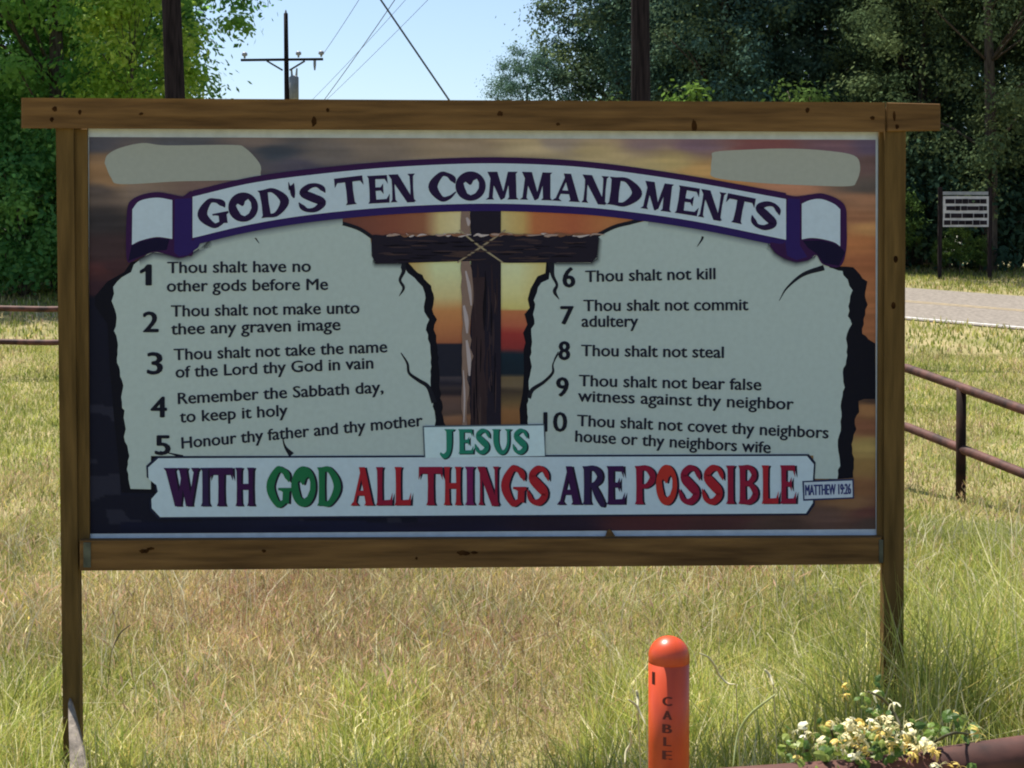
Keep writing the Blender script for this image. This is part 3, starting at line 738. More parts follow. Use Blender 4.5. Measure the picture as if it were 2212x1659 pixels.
# ------------------------------------------------------------------ utility poles and wires
m_pole = noise_mat('creosoted_pole', (0.012, 0.009, 0.010), (0.034, 0.025, 0.026), scale=4, rough=0.95, spec=0.1, stretch=(8, 8, 0.6), detail=10, bump=0.4)
m_wire, t_, b_ = mat('weathered_cable'); b_.inputs['Base Color'].default_value = (0.05, 0.052, 0.055, 1); b_.inputs['Roughness'].default_value = 0.6
m_porc = noise_mat('grey_porcelain', (0.3, 0.3, 0.31), (0.4, 0.4, 0.42), scale=20, rough=0.35)
m_tank = noise_mat('grey_transformer_paint', (0.22, 0.23, 0.24), (0.3, 0.31, 0.32), scale=5, rough=0.5)
def pole(Y, pts, ztop, r0, r1, label):
    """pts: two photograph points on the pole's axis"""
    a, c = at(*pts[0], Y), at(*pts[1], Y)
    d = (a - c) / (a.z - c.z)
    gzz = float(ground(c.x, Y)) - 0.1
    bot = c + d * (gzz - c.z); top = c + d * (ztop - c.z)
    o = empty('utility_pole', bot, label, 'utility pole')
    b = MB(); q = [bot.lerp(top, k / 8) - bot for k in range(9)]
    b.tube(q, [r0 + (r1 - r0) * k / 8 for k in range(9)], 16)
    b.build('pole', m_pole, o, smooth=True)
    return o, bot, top
p1, p1b, p1t = pole(22, [(370, 0), (378, 205)], 10.5, 0.175, 0.11, 'dark leaning utility pole in front of the bright green tree')
p2, p2b, p2t = pole(22, [(1383, 0), (1384, 210)], 10.9, 0.165, 0.11, 'dark upright utility pole in front of the shady wood')
p3, p3b, p3t = pole(52, [(617.5, 40), (619.5, 200)], 10.35, 0.12, 0.075, 'distant utility pole with crossarm and transformer against the sky')
b = MB(); b.box(-1.55, 1.55, -0.22, -0.11, 10.3 - p2b.z, 10.42 - p2b.z)
ca2 = b.build('crossarm', m_pole, p2)
# far pole: crossarm, braces, insulators, transformer
def loc3(x, y, dy=0): return at(x, y, 52) + Vector((0, dy, 0)) - p3b
b = MB()
a, c = loc3(522, 131, -0.14), loc3(699, 129, -0.14)
u = (c - a)
b.grid([[a + Vector((0, s, t)) for s, t in ((-.05, -.04), (.05, -.04), (.05, .04), (-.05, .04))], [c + Vector((0, s, t)) for s, t in ((-.05, -.04), (.05, -.04), (.05, .04), (-.05, .04))]])
arm = b.build('crossarm', m_pole, p3)
for x0, y0, x1, y1 in ((578, 133, 612, 153), (660, 133, 627, 153)):
    b = MB(); b.tube([loc3(x0, y0, -.16), loc3(x1, y1, -.16)], 0.035, 6); b.build('brace', m_wire, p3)
for x, y in ((530, 126), (646, 124), (695, 123)):
    b = MB(); q = loc3(x, y, -.14)
    b.tube([q + Vector((0, 0, -.02)), q + Vector((0, 0, .05)), q + Vector((0, 0, .08)), q + Vector((0, 0, .16)), q + Vector((0, 0, .2))], [.03, .04, .1, .1, .05], 8)
    b.build('insulator', m_porc, p3, smooth=True)
b = MB(); b.tube([loc3(681, 132, -.14), loc3(681, 142, -.14), loc3(681, 153, -.14)], [.05, .05, .025], 6); b.build('cutout_fuse', m_tank, p3)
b = MB(); q = loc3(636, 186, -.1)
b.tube([q + Vector((0, 0, -.5)), q + Vector((0, 0, -.47)), q + Vector((0, 0, .3)), q + Vector((0, 0, .36))], [.14, .17, .17, .1], 14)
tank = b.build('transformer', m_tank, p3, smooth=True)
for dx in (-.07, .08):
    b = MB(); b.tube([q + Vector((dx, 0, .33)), q + Vector((dx * 1.3, 0, .62))], [.045, .03], 6); b.build('bushing', m_porc, tank)
b = MB(); b.tube([p3t - p3b, p3t - p3b + Vector((0, 0, .12))], [.05, .02], 6); b.build('cap', m_tank, p3)

def cable(name, a, c, r, sag, label, cat):
    pts = [a.lerp(c, k / 24) - Vector((0, 0, sag * 4 * (k / 24) * (1 - k / 24))) for k in range(25)]
    o = pts[0].copy(); b = MB(); b.tube([q - o for q in pts], r, 6)
    ob = b.build(name, m_wire, smooth=True); ob.location = o
    return tag(ob, label, cat)
gA = at(1315, 720, 22); gA.z = float(ground(gA.x, 22)) - 0.05
cable('guy_wire', p1t - Vector((0, 0, .12)), gA, 0.016, 0.0, 'dark thick guy wire slanting down to the right through the open sky', 'wire')
E = lambda x: Vector((p2b.x + x, 22 - .16, 10.44))
cable('power_line', at(695, 121, 51.86), E(-1.4), 0.009, .25, 'thin wire climbing from the right end of the far crossarm', 'wire')
cable('power_line', at(627, 311, 51.8), E(-0.5), 0.011, .3, 'thin wire steepest of those rising from below the far transformer', 'wire')
cable('power_line', at(627, 262, 51.8), E(0.6), 0.006, .3, 'faint wire rising right across the middle of the sky gap', 'wire')
cable('power_line', at(627, 289, 51.8), E(1.5), 0.006, .2, 'faint lowest wire rising toward the right hand trees', 'wire')

# ------------------------------------------------------------------ far information board by the road
m_signw = noise_mat('dirty_white_board', (0.42, 0.40, 0.40), (0.56, 0.54, 0.54), scale=6, rough=0.7)
m_signd = noise_mat('dark_board_rows', (0.012, 0.01, 0.013), (0.03, 0.024, 0.03), scale=5, rough=0.9, spec=0.05)
YS = 34
q = at(2085, 490, YS); gs = float(ground(q.x, YS))
so = empty('road_sign', (q.x, YS, gs), 'small far white board with dark rows of writing beyond the road', 'sign')
def rel(x, y, dy=0): v = at(x, y, YS); return v + Vector((0, dy, 0)) - Vector((q.x, YS, gs))
for x in (2031, 2139):
    b = MB(); a = rel(x, 404); b.box(a.x - .04, a.x + .04, -.03, .05, -0.2, a.z); b.build('post', m_pole, so)
b = MB(); a, c = rel(2036, 490), rel(2135, 424); b.box(a.x, c.x, -.035, 0.0, a.z, c.z); pn = b.build('panel', m_signw, so)
b = MB()
for y, x0, x1 in ((435, 2041, 2130), (450, 2043, 2131), (466, 2040, 2132), (481, 2038, 2131)):
    xa = x0
    while xa < x1:
        xb = min(x1, xa + random.uniform(9, 26)); hh = random.uniform(4.3, 5.4)
        a, c = rel(xa, y + hh), rel(xb, y - hh)
        b.face([(a.x, -.039, a.z), (c.x, -.039, a.z), (c.x, -.039, c.z), (a.x, -.039, c.z)])
        xa = xb + random.choice([0.6, 1.2, 0.4])
b.build('rows_of_writing', m_signd, pn)
b = MB(); a, c = rel(2036, 421), rel(2134, 414); b.box(a.x, c.x, -.03, 0.0, a.z, c.z); b.build('header_board', m_tank, so)

# ------------------------------------------------------------------ trees
m_leaf = attr_mat('leaves', rough=0.6, spec=0.0, transl=0.22)
m_leafb = attr_mat('sunny_leaves', rough=0.55, spec=0.15, transl=0.52, tgain=1.75)
m_bark = noise_mat('bark', (0.035, 0.027, 0.02), (0.11, 0.085, 0.065), scale=5, rough=0.95, stretch=(5, 5, 0.8), detail=10, bump=0.5)

def leaf_quads(r, cen, size, col, up=0.35, out=None):
    """rhombic leaves at the points cen (n,3)"""
    n = len(cen)
    nr = r.normal(size=(n, 3)) * 0.38
    if out is not None: nr += out / (np.linalg.norm(out, axis=1)[:, None] + 1e-6) * 0.9 + np.array([0, 0, 0.55])
    nr /= np.linalg.norm(nr, axis=1)[:, None]
    d = r.normal(size=(n, 3)); d[:, 2] -= up * 0.8; d -= (d * nr).sum(1)[:, None] * nr; d /= np.linalg.norm(d, axis=1)[:, None]
    e = np.cross(nr, d)
    L = size * r.uniform(0.6, 1.4, n)[:, None]; Wd = L * 0.55
    V = np.stack([cen - d * L * 0.5, cen + e * Wd * 0.5, cen + d * L * 0.5, cen - e * Wd * 0.5], 1).reshape(-1, 3)
    F = np.arange(4 * n).reshape(n, 4)
    return V, F, col

def crown(seed, kind, H, Rc, z0, ncl, per, leaf, base, tint, crad=0.62):
    """positions of leaf clumps, limbs that carry them; base and tint: leaf colours that vary from clump to clump"""
    r = np.random.default_rng(seed)
    cl = []
    if kind == 'pine':
        nw = ncl // 7
        for k in range(nw):
            f = (k + r.uniform(0, .6)) / nw; z = z0 + (H - z0) * f
            R_ = Rc * (0.35 + 0.65 * (1 - f) ** 0.7) * (1 if f > 0.08 else 0.6)
            for j in range(r.integers(4, 7)):
                a = r.uniform(0, 6.28); L = R_ * r.uniform(0.55, 1.1)
                for q in np.linspace(0.45, 1, 3):
                    cl.append((math.cos(a) * L * q, math.sin(a) * L * q, z + 0.25 * L * q * r.uniform(-.6, .8)))
    else:
        while len(cl) < ncl:
            v = r.normal(size=3); v /= np.linalg.norm(v)
            rad_ = r.uniform(0.35, 1.0) ** 0.45
            lump = 0.72 + 0.5 * vnoise(np.array([v[0] * 2.2 + seed]), np.array([v[1] * 2.2 + v[2] * 1.7]), seed)[0]
            p_ = v * rad_ * lump * np.array([Rc, Rc, (H - z0) / 2]); p_[2] += (H + z0) / 2
            if p_[2] < z0 * 0.7: continue
            cl.append(tuple(p_))
    cl = np.array(cl)
    Vs, Fs, Cs, off = [], [], [], 0
    for c in cl:
        n = int(per * r.uniform(0.5, 1.4)); rr_ = crad * r.uniform(0.6, 1.3)
        g = r.normal(size=(n, 3)) * rr_ * np.array([0.55, 0.55, 0.36])
        mix = r.uniform(0, 1) ** 1.5
        cc = np.array(base) * (1 - mix) + np.array(tint) * mix
        cols = cc[None] * r.uniform(0.85, 1.15, n)[:, None]
        V_, F_, C_ = leaf_quads(r, c + g, leaf, cols, out=g)
        Vs.append(V_); Fs.append(F_ + off); Cs.append(C_); off += len(V_)
    return cl, np.concatenate(Vs), np.concatenate(Fs), np.concatenate(Cs)

def make_tree(name, label, cat, loc, seed, kind, H, Rc, z0, ncl, per, leaf, base, tint, crad=0.62, trunk=0.2, group=None, lean_=(0, 0)):
    r = random.Random(seed)
    cl, V_, F_, C_ = crown(seed, kind, H, Rc, z0, ncl, per, leaf, base, tint, crad)
    o = empty(name, loc, label, cat, group, rz=r.uniform(0, 6.28))
    link('crown', np_mesh('crown', V_, F_, C_), m_leafb if base[1] > 2 * base[0] and base[1] > 0.12 or base[0] > 0.15 else m_leaf, o)
    b = MB(); top = H * (0.97 if kind == 'pine' else 0.75)
    pts = [Vector((lean_[0] * t * H + 0.10 * math.sin(3 * t + seed), lean_[1] * t * H + 0.10 * math.cos(4 * t + seed), -0.3 + t * (top + .3))) for t in np.linspace(0, 1, 10)]
    b.tube(pts, [trunk * (1.25 - 0.25 * min(1, t * 8)) * (1 - 0.85 * t) + 0.012 for t in np.linspace(0, 1, 10)], 10)
    for k in r.sample(range(len(cl)), min(len(cl), 26)):
        e = Vector(cl[k]); t = max(0.12, min(0.93, (e.z - 0.35 * math.hypot(e.x, e.y)) / top)); s_ = pts[int(t * 9)]
        m_ = s_.lerp(e, 0.5) + Vector((r.uniform(-.2, .2), r.uniform(-.2, .2), 0.12))
        b.tube([s_, m_, e], [trunk * 0.34 * (1 - 0.7 * t), trunk * 0.2 * (1 - 0.6 * t), 0.012], 5)
    b.build('trunk', m_bark, o, smooth=True)
    return o
def copy_tree(src, loc, label, cat, rz, sc, group=None, name=None):
    o = src.copy(); COL.objects.link(o); o.location = loc; o.rotation_euler = (0, 0, rz); o.scale = (sc, sc, sc)
    o['label'] = label; o['category'] = cat
    if group: o['group'] = group
    elif 'group' in o.keys(): del o['group']
    if name: o.name = name
    for ch in src.children:
        c = ch.copy(); COL.objects.link(c); c.parent = o
    return o
def gp(x, Y): X_ = (x - CXP) / FPX * Y; return (X_, Y, float(ground(X_, Y)) - 0.05)

GRN_A, GRN_B = (0.06, 0.17, 0.04), (0.22, 0.38, 0.08)
YEL_A, YEL_B = (0.20, 0.32, 0.04), (0.36, 0.44, 0.08)  # sunlit foliage, its brightness put into the yellow leaf colours
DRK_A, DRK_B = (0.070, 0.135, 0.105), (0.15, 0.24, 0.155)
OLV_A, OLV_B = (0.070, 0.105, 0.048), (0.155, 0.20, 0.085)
# left edge of the field
t1 = make_tree('broadleaf_tree', 'tall bright green leafy tree behind the leaning pole', 'tree', gp(130, 29), 11, 'round', 12.5, 3.7, 1.6, 420, 170, 0.135, GRN_A, GRN_B, 0.62, 0.22)
t2 = make_tree('young_tree', 'young tree with sunlight put into its yellow green leaves beside the leaning pole', 'tree', gp(292, 26.5), 12, 'round', 6.4, 0.95, 2.6, 46, 130, 0.115, YEL_A, YEL_B, 0.5, 0.07)
t3 = copy_tree(t1, gp(-60, 31), 'leafy green tree at the left edge of the field', 'tree', 2.2, 0.95)
t4 = copy_tree(t1, gp(60, 37), 'leafy tree in the second row, between the two tall left trees', 'tree', 4.0, 1.1)
t4b = copy_tree(t1, gp(-520, 33), 'leafy tree farthest left, past the edge of the photograph', 'tree', 5.0, 1.0)
sh = make_tree('shrub', 'dense dark green bush at the foot of the left trees', 'bush', gp(40, 27.2), 14, 'round', 3.6, 1.9, 0.1, 120, 100, 0.12, (0.06, 0.17, 0.05), (0.17, 0.32, 0.08), 0.5, 0.05)
for k, (x, Y, sc, lb) in enumerate(((-210, 27.5, 1.0, 'dark green bush at the far left of the field edge'), (210, 28.4, 1.05, 'dark bush behind the board\'s left post'), (400, 29.5, 0.9, 'bush under the tall bright tree, behind the board\'s left half'))):
    copy_tree(sh, gp(x, Y), lb, 'bush', 1.3 + k, sc)
# the shady wood on the right
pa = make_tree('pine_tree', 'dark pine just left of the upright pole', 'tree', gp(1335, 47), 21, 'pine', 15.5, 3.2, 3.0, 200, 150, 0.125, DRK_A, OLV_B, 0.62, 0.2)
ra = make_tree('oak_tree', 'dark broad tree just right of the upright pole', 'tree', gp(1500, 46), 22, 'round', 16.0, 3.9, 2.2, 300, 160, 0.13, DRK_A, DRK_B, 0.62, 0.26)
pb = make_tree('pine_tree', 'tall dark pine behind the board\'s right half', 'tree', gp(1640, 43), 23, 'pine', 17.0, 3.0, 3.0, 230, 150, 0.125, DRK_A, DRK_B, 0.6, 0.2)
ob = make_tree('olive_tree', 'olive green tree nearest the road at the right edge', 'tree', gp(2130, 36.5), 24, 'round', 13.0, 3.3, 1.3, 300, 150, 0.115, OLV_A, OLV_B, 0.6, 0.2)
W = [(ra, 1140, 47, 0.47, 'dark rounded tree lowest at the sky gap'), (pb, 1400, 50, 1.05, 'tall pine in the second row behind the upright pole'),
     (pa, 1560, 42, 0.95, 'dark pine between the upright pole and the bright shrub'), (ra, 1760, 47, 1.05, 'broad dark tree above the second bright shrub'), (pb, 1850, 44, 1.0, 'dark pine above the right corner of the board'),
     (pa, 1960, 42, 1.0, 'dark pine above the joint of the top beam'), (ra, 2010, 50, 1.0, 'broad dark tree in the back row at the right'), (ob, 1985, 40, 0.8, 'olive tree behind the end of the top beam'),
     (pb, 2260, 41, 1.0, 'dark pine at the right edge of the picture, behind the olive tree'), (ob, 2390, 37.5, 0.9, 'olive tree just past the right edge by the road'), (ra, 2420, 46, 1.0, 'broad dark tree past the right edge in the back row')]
for k, (src, x, Y, sc, lb) in enumerate(W):
    copy_tree(src, gp(x, Y), lb, 'tree', 0.9 * k + 0.4, sc)
bs = make_tree('bush', 'bright lime green shrub showing over the beam right of the upright pole', 'bush', gp(1468, 36), 31, 'round', 4.65, 0.62, 1.6, 26, 60, 0.17, (0.07, 0.14, 0.03), (0.15, 0.24, 0.045), 0.42, 0.05)
dome = make_tree('bush', 'rounded mid green shrub showing over the right half of the beam', 'bush', gp(1735, 36), 32, 'round', 4.6, 1.05, 0.9, 60, 70, 0.15, (0.055, 0.10, 0.028), (0.10, 0.16, 0.04), 0.42, 0.05)
copy_tree(dome, gp(1360, 38), 'green shrub at the foot of the upright pole', 'bush', 1.0, 0.9)
for k, (x, Y, sc, lb) in enumerate(((2075, 34.9, 0.30, 'low bright green bush under the far white board'), (2120, 35.2, 0.22, 'smallest bright bush right of the far board\'s post'), (2030, 35.2, 0.2, 'tiny green bush left of the far board'), (1945, 35.6, 0.45, 'green bush hidden partly by the board\'s right post'))):
    copy_tree(dome, gp(x, Y), lb, 'bush', 2.0 + k, sc)
ds = make_tree('shrub', 'dark shady bush behind the far white board', 'bush', gp(2060, 37.5), 33, 'round', 3.4, 1.8, 0.1, 100, 56, 0.17, (0.03, 0.065, 0.045), (0.08, 0.13, 0.07), 0.6, 0.05)
for k, (x, Y, sc, lb) in enumerate(((1950, 37.5, 1.0, 'dark bush beside the board\'s right post'), (2190, 38.5, 1.1, 'dark bush at the right edge below the olive tree'), (2330, 38, 1.0, 'dark bush past the right edge of the picture'), (1700, 40, 1.2, 'dark bush behind the middle of the board'))):
    copy_tree(ds, gp(x, Y), lb, 'bush', 1.7 * k, sc)
# far-off mass of woods, everything beyond the trees one can tell apart
r_ = np.random.default_rng(40)
Vs, Fs, Cs, off = [], [], [], 0
cl = []
for k in range(900):
    X_ = r_.uniform(3.5, 42); Y_ = r_.uniform(54, 62); cl.append((X_, Y_, 1.5 + r_.uniform(0, 14 if X_ > 7 else 8 + X_)))
for k in range(420):
    X_ = r_.uniform(-60, 45); Y_ = r_.uniform(80, 90); cl.append((X_, Y_, 1.4 + r_.uniform(0, 6.0)))
for k in range(350):
    X_ = r_.uniform(-42, -13); Y_ = r_.uniform(42, 50); cl.append((X_, Y_, 1.4 + r_.uniform(0, 11)))
for c in cl:
    n = 44; g = r_.normal(size=(n, 3)) * np.array([.9, .9, .6])
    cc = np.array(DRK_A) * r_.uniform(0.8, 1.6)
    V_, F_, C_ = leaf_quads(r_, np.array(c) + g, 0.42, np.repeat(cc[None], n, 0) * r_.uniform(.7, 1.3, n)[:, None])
    Vs.append(V_); Fs.append(F_ + off); Cs.append(C_); off += len(V_)
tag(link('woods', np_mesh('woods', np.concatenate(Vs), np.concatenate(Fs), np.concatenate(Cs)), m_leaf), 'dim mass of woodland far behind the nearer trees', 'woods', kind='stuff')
# ------------------------------------------------------------------ grass
m_grass = attr_mat('grass_blades', rough=0.6, spec=0.2, transl=0.45)
G = {k: np.array(v) for k, v in dict(green=(0.33, 0.36, 0.08), deep=(0.19, 0.26, 0.05), lime=(0.46, 0.47, 0.12), tan=(0.60, 0.47, 0.25), pink=(0.60, 0.40, 0.27), straw=(0.78, 0.70, 0.42), gold=(0.60, 0.48, 0.16)).items()}
def dryness(x, y):
    n = 0.55 * vnoise(x * 1.1 + 3, y * 0.6, 4) + 0.3 * vnoise(x * 2.7, y * 1.7, 6) + 0.15 * vnoise(x * 7, y * 5, 8)
    b = np.interp(y, [3.6, 4.5, 5.2, 6.2, 8.0, 9.5, 13, 20, 30], [0.04, 0.08, 0.24, 0.42, 0.32, 0.14, 0.08, 0.14, 0.22])
    side = sstep(0.17, 0.30, x / y) * sstep(3, 4.5, y)
    return np.clip(b * (1 - 0.55 * side) + (n - 0.5) * 1.7, 0, 1)
def scatter(r, n, y0, y1, spread=1.22):
    y = np.sqrt(r.uniform(y0 * y0, y1 * y1, n))
    x = r.uniform(-1, 1, n) * (0.352 * y * spread + 0.9)
    return x, y
def blades(name, label, r, n, y0, y1, h0, h1, wd, lean, pal, keep=None, spread=1.22, hmod=None, gain=0.92):
    x, y = scatter(r, n, y0, y1, spread)
    rn = road_n(x, y); ok = (rn < -0.05 + 0.3 * r.uniform(-1, 1, n)) | (rn > 6.5)
    if keep is not None: ok &= keep(x, y)
    x, y = x[ok], y[ok]; n = len(x)
    h = r.uniform(h0, h1, n) * (0.75 + 0.5 * vnoise(x * 1.6, y * 1.6, 12))
    if hmod is not None: h = h * hmod(x, y)
    a = r.uniform(0, 6.283, n); d = np.stack([np.cos(a), np.sin(a), np.zeros(n)], 1)
    fa = r.uniform(0, 6.283, n); s = np.stack([np.cos(fa), np.sin(fa), np.zeros(n)], 1)
    L = h * lean * r.uniform(0.1, 1.0, n) ** 1.3
    wv = wd * r.uniform(0.6, 1.4, n)
    base = np.stack([x, y, ground(x, y) - 0.015], 1)
    lv = []
    for t, wf in ((0, 1.0), (0.55, 0.8), (1.0, 0.12)):
        c = base + d * (L * t * t)[:, None]; c[:, 2] += h * (t - 0.25 * t * t * (L / h))
        lv.append(c - s * (wv * wf / 2)[:, None]); lv.append(c + s * (wv * wf / 2)[:, None])
    V = np.stack(lv, 1).reshape(-1, 3)
    k = np.arange(n)[:, None] * 6
    F = np.concatenate([k + np.array([[0, 1, 3, 2]]), k + np.array([[2, 3, 5, 4]])], 1).reshape(-1, 4)
    col = pal(r, x, y)
    pk = 0.55 * np.exp(-((x - 1.12) / .35) ** 2 - ((y - 7.5) / .5) ** 2) + 0.35 * np.exp(-((x + 1.1) / .35) ** 2 - ((y - 6.8) / .7) ** 2) + 0.25 * np.exp(-((x + .35) / .5) ** 2 - ((y - 6.1) / .5) ** 2)
    col = np.where((pk > r.uniform(0, 1, n))[:, None], np.array([[0.50, 0.25, 0.17]]), col)
    col = col * (0.62 + 0.34 * vnoise(x * 1.5, y * 1.0, 31) + 0.30 * vnoise(x * 9, y * 6, 32))[:, None] * gain
    me = np_mesh(name, V, F, np.repeat(col, 2, 0))
    return tag(link(name, me, m_grass), label, 'grass', kind='stuff')
def pick(r, n, opts, pr):
    k = r.choice(len(opts), n, p=np.array(pr) / sum(pr)); return np.stack([G[o] for o in opts])[k] * r.uniform(0.7, 1.3, n)[:, None]
def pal_mixed(r, x, y):
    n = len(x); d = dryness(x, y) > r.uniform(0, 1, n)
    return np.where(d[:, None], pick(r, n, ['tan', 'pink', 'straw', 'gold'], [5, 2, 1.2, 1.6]), pick(r, n, ['green', 'deep', 'lime', 'gold', 'straw'], [5, 2.4, 3, .6, .7]))
def pal_green(r, x, y): return pick(r, len(x), ['green', 'deep', 'lime', 'straw', 'gold'], [4, 1.6, 3.4, 1.6, .9])
def pal_seed(r, x, y): return pick(r, len(x), ['tan', 'pink', 'straw', 'gold'], [4, 3.2, 1, 1])
rg = np.random.default_rng(5)
blades('grass', 'green and dry grass close before the board', rg, 270000, 2.5, 9.0, 0.03, 0.12, 0.0042, 1.3, pal_mixed)
blades('tall_grass', 'long fresh green grass in front of the board', rg, 36000, 3.3, 5.3, 0.18, 0.36, 0.0045, 1.0, pal_green, keep=lambda x, y: vnoise(x * 2.2, y * 2.2, 21) > 0.30 + 0.30 * sstep(4.3, 5.0, y), hmod=lambda x, y: 0.75 + 0.35 * sstep(-0.1, 0.6, x) + 0.42 * sstep(0.8, 1.15, x), gain=1.12)
blades('field_grass', 'patchy field grass behind the board', rg, 170000, 9.0, 20.0, 0.03, 0.12, 0.009, 1.2, pal_mixed)
blades('verge_grass', 'distant grass on both sides of the road', rg, 80000, 20.0, 42.0, 0.05, 0.14, 0.022, 0.7, pal_mixed)
# seed heads: a thin stalk with a loose spindle of tan and pink seed
def seedheads(name, label, r, n, y0, y1, keep):
    x, y = scatter(r, n, y0, y1); ok = keep(x, y, r); x, y = x[ok], y[ok]; n = len(x)
    h = r.uniform(0.08, 0.22, n); a = r.uniform(0, 6.283, n); L = h * r.uniform(0.1, 1.0, n)
    base = np.stack([x, y, ground(x, y)], 1); d = np.stack([np.cos(a), np.sin(a), np.zeros(n)], 1)
    P_ = lambda t: base + d * (L * t * t)[:, None] + np.stack([0 * h, 0 * h, h * t], 1)
    s = np.stack([np.cos(a + 1.57), np.sin(a + 1.57), np.zeros(n)], 1)
    w = lambda q: s * (q * np.ones(n))[:, None]
    hl = r.uniform(0.0018, 0.0042, n)
    V = np.stack([P_(0) - w(.001), P_(0) + w(.001), P_(.72) + w(.001), P_(.72) - w(.001),
                  P_(.78), P_(.90) + s * hl[:, None], P_(1.03), P_(.90) - s * hl[:, None],
                  P_(.78), P_(.91) + d * hl[:, None], P_(1.03), P_(.91) - d * hl[:, None]], 1).reshape(-1, 3)
    F = np.arange(12 * n).reshape(-1, 4)
    c = pal_seed(r, x, y) * (0.6 + 0.5 * vnoise(x * 2, y * 1.3, 33))[:, None]
    col = np.stack([c * np.array([.7, .8, .6]), c, c], 1).reshape(-1, 3)
    return tag(link(name, np_mesh(name, V, F, col), m_grass), label, 'grass', kind='stuff')
seedheads('seeding_grass', 'dry tan and pinkish seed heads standing in the grass', rg, 62000, 4.6, 14.0, lambda x, y, r: dryness(x, y) * 1.25 > r.uniform(0, 1, len(x)))
# dark upright weeds and pale straws among the near grass
blades('straws', 'pale bleached straws scattered in the near grass', rg, 3200, 3.2, 8.0, 0.12, 0.34, 0.004, 1.6, lambda r, x, y: np.repeat(np.array([[0.72, 0.66, 0.44]]), len(x), 0) * r.uniform(.7, 1.1, len(x))[:, None])

# single stalks one can pick out
m_straw = noise_mat('bleached_stalk', (0.45, 0.42, 0.24), (0.62, 0.56, 0.36), scale=20, rough=0.6)
m_gstalk = noise_mat('pale_green_stalk', (0.30, 0.36, 0.14), (0.45, 0.48, 0.22), scale=20, rough=0.6)
def stalk(name, label, Y, px, r0, m, blade=None):
    pts = [at(x, y, Y + 0.03 * math.sin(k)) for k, (x, y) in enumerate(px)]
    pts = [Vector(q) for q in crom([tuple(p) for p in pts], 5)]
    gz_ = float(ground(pts[0].x, Y)); root = Vector((pts[0].x, Y, gz_))
    side = Vector((0.06 if pts[0].x < pts[-1].x else -0.06, 0.05, 0)); root = root - side
    pts = [root - Vector((0, 0, .02)), root.lerp(pts[0], .5) + side * .3] + pts
    b = MB(); b.tube([p - root for p in pts], [r0 * 0.28, r0 * 0.3] + [r0 * (0.3 + 0.5 * math.sin(3.1 * k / (len(pts) - 2))) for k in range(len(pts) - 2)], 6)
    o = b.build(name, m, smooth=True); o.location = root
    return tag(o, label, 'grass stalk')
stalk('grass_stalk', 'long pale green stalk arching up right of the orange post', 3.3, [(1583, 1660), (1590, 1606), (1600, 1574), (1622, 1542), (1654, 1516), (1675, 1500)], 0.0042, m_gstalk)
stalk('grass_stalk', 'bent bleached stalk beside the rounded top of the orange post', 3.6, [(1590, 1478), (1572, 1476), (1553, 1458), (1545, 1440), (1530, 1420), (1511, 1411)], 0.0042, m_straw)
stalk('grass_stalk', 'bleached broken stalk touching the left side of the orange post', 3.4, [(1396, 1568), (1383, 1540), (1372, 1522), (1357, 1511)], 0.0042, m_straw)
stalk('grass_stalk', 'short bleached blade standing alone well right of the orange post', 3.7, [(1671, 1482), (1664, 1462), (1652, 1446)], 0.005, m_straw)
stalk('grass_stalk', 'thin dark stalk bending right behind the board\'s left leg', 4.9, [(240, 1410), (250, 1385), (262, 1365), (282, 1350)], 0.004, noise_mat('dark_stalk', (0.07, 0.06, 0.03), (0.14, 0.11, 0.05), scale=9))
stalk('grass_stalk', 'bleached upright blade just left of the orange post', 3.45, [(1378, 1530), (1377, 1508), (1375, 1491)], 0.0055, m_straw)
stalk('grass_stalk', 'bleached knotted stalk low down left of the orange post', 3.35, [(1350, 1650), (1352, 1625), (1363, 1605), (1361, 1580)], 0.0045, m_straw)

# ------------------------------------------------------------------ honeysuckle on the near rail
m_petal = attr_mat('honeysuckle_petals', rough=0.5, spec=0.3, transl=0.3)
m_vleaf = attr_mat('honeysuckle_leaves', rough=0.45, spec=0.4, transl=0.35)
m_vine = noise_mat('vine_stem', (0.035, 0.03, 0.014), (0.08, 0.075, 0.03), scale=20, rough=0.7)
YH = 2.42
hr = at(1880, 1640, YH); hroot = Vector((hr.x, YH + 0.03, float(ground(hr.x, YH))))
hv = empty('honeysuckle', hroot, 'honeysuckle vine with cream and yellow flowers growing over the near pipe rail', 'climbing plant')
def hpt(x, y, dy=0.0): return at(x, y, YH + dy) - hroot
HZ = lambda p: (1660.3 + p[0] * .2494, 1404 + p[1] * .2494)
rh = random.Random(3)
b = MB()
for pth in ([(1500, 1082), (1215, 840), (1150, 680), (1100, 570), (1030, 470), (950, 400), (860, 360)], [(300, 1060), (330, 900), (320, 780), (310, 650)], [(700, 1070), (760, 850), (900, 650), (940, 600)], [(1200, 1075), (900, 900), (600, 800), (540, 690)],
            [(1600, 1060), (1450, 900), (1350, 820), (1330, 800)], [(1300, 1000), (1450, 800), (1600, 720), (1740, 730)], [(200, 1070), (500, 1000), (900, 1010), (1300, 1010), (1600, 1020)]):
    c = [Vector(hpt(*HZ(p), rh.uniform(-.03, .05))) for p in pth]
    c = [Vector(q) for q in crom([tuple(p) for p in c], 5)]
    b.tube(c, [0.0036 * (1 - 0.5 * k / len(c)) for k in range(len(c))], 6)
b.tube([Vector((0, 0, -.05)), Vector((.02, 0, .3)), Vector(hpt(1890, 1655, .03)), Vector(hpt(1850, 1610, .03))], .005, 6)
b.build('stem', m_vine, hv, smooth=True)
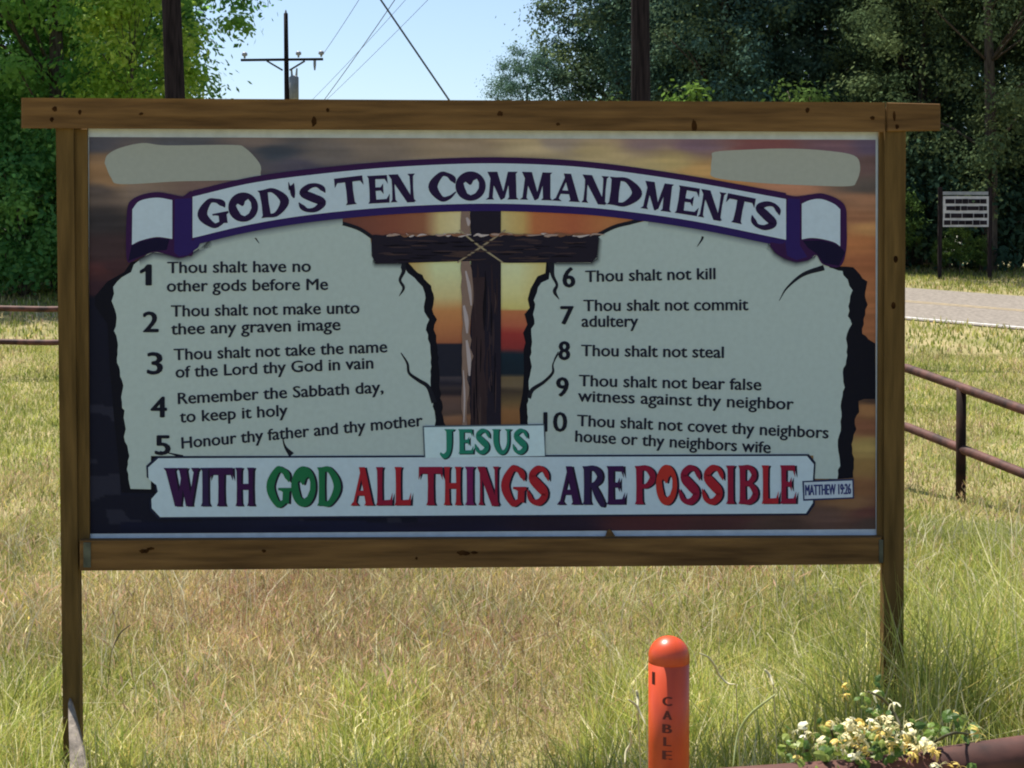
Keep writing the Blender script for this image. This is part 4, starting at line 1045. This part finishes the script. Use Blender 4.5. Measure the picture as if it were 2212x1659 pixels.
# leaves
b = MB()
def leaf(mb, c, L, col):
    d = Vector((rh.uniform(-1, 1), rh.uniform(-1, .4), rh.uniform(-.7, .6))).normalized()
    s = d.cross(Vector((rh.uniform(-.5, .5), rh.uniform(-1, -.1), rh.uniform(.2, 1)))).normalized(); n = d.cross(s)
    pr = [(0, 0), (.22, .26), (.5, .34), (.8, .2), (1, 0)]
    mid = [c + d * L * t - n * L * .1 * math.sin(3.1 * t) for t, _ in pr]
    for sg in (1, -1):
        ed = [mid[k] + s * sg * pr[k][1] * L + n * L * .07 for k in range(5)]
        for k in range(4):
            q = [mid[k], ed[k], ed[k + 1], mid[k + 1]]
            mb.face(q if k not in (0, 3) else ([mid[0], ed[1], mid[1]] if k == 0 else [mid[3], ed[3], mid[4]]), col)
for k in range(230):
    if k < 200: x = rh.gauss(820, 400); y = rh.uniform(640, 1070) - 60 * math.exp(-((x - 800) / 300) ** 2) * rh.random()
    elif k < 214: x = rh.uniform(700, 1050); y = rh.uniform(270, 560)
    else: x = rh.uniform(1400, 1800); y = rh.uniform(560, 760)
    x = max(150, min(1800, x))
    if x > 1250 and y > 780 and k < 200 and rh.random() < .6: continue
    c = rh.choice([(0.10, 0.18, 0.025), (0.17, 0.26, 0.04), (0.28, 0.34, 0.07), (0.06, 0.12, 0.02)])
    leaf(b, Vector(hpt(*HZ((x, y)), rh.uniform(-.06, .07))), rh.uniform(.012, .026), c)
b.build('leaves', m_vleaf, hv)
# flowers: slender tube, a broad curled lip, a narrow lower lip and thread-like stamens
def flower_mesh(colr, colt):
    b = MB()
    b.tube([(0, 0, 0), (0, 0, .010), (0, .001, .018)], [.0011, .0015, .0026], 6, col=colt)
    def lip(a, L, wd, curl):
        pr = []
        for t in np.linspace(0, 1, 5):
            y = .002 + L * t; z = .018 + L * .55 * t - curl * L * t ** 2.2
            wv = wd * (0.55 + 0.9 * t - 0.85 * t ** 3)
            pr.append([(x_ * wv, y, z - abs(x_) * wd * .25) for x_ in (-1, -.4, .4, 1)])
        ca, sa = math.cos(a), math.sin(a)
        pr = [[(x * ca - y * sa, x * sa + y * ca, z) for x, y, z in r] for r in pr]
        b.grid(pr, closed=False, cap=False, col=colr)
    lip(0, .015, .0058, 1.25); lip(math.pi, .013, .0024, 1.35)
    lip(.75, .012, .0026, 1.2); lip(-.75, .012, .0026, 1.2)
    for k in range(5):
        a = math.pi + rh.uniform(-.6, .6); b.tube([(0, 0, .018), (-math.sin(a) * .004, math.cos(a) * .006, .027), (-math.sin(a) * .006, math.cos(a) * .012, .031)], .00035, 4, col=colt)
    return b.mesh('flower')
FM = [flower_mesh((0.84, 0.76, 0.44), (0.70, 0.64, 0.32)), flower_mesh((0.80, 0.60, 0.16), (0.66, 0.5, 0.15)), flower_mesh((0.85, 0.81, 0.58), (0.72, 0.68, 0.4))]
for me_ in FM: me_.materials.append(m_petal); me_.polygons.foreach_set('use_smooth', [True] * len(me_.polygons))
FP = [(550,680),(700,650),(640,730),(740,760),(800,680),(890,690),(940,600),(820,740),(850,770),(930,740),(1050,620),(1070,680),(1050,750),(960,780),(1140,770),(700,830),(740,830),(800,850),(850,900),(650,880),(600,840),(1050,850),(1100,830),(1150,850),(1250,750),(1340,810),(1390,860),(1220,900),(1300,920),(1240,970),(1400,920),(1440,960),(1580,1000),(1490,1030),(1430,1060),(1500,1070),(1350,1075),(300,800),(335,770),(720,960),(1100,960),(480,820),(960,435),(1090,535),(220,1060),(1740,735),(1640,620),(250,965),
      (680,700),(720,700),(780,720),(900,720),(990,630),(1160,800),(1080,880),(760,880),(810,910),(690,790),(1360,880),(1260,930),(1320,850),(1420,890),(1540,1050),(1600,1040),(320,690),(700,350),(690,440),(660,810)]
FP += [(x + rh.uniform(-45, 45), y + rh.uniform(-40, 40)) for x, y in FP if 520 < x < 1500 and 560 < y][:98 - len(FP)]
for k, p in enumerate(FP):
    o = bpy.data.objects.new('flower', FM[rh.choice([0, 0, 1, 1, 2])]); COL.objects.link(o); o.parent = hv
    o.location = hpt(*HZ(p), rh.uniform(-.075, -.01))
    o.rotation_euler = (rh.uniform(.2, 1.5), rh.uniform(-.6, .6), rh.uniform(0, 6.28))
    s_ = rh.uniform(.55, .9); o.scale = (s_, s_, s_)
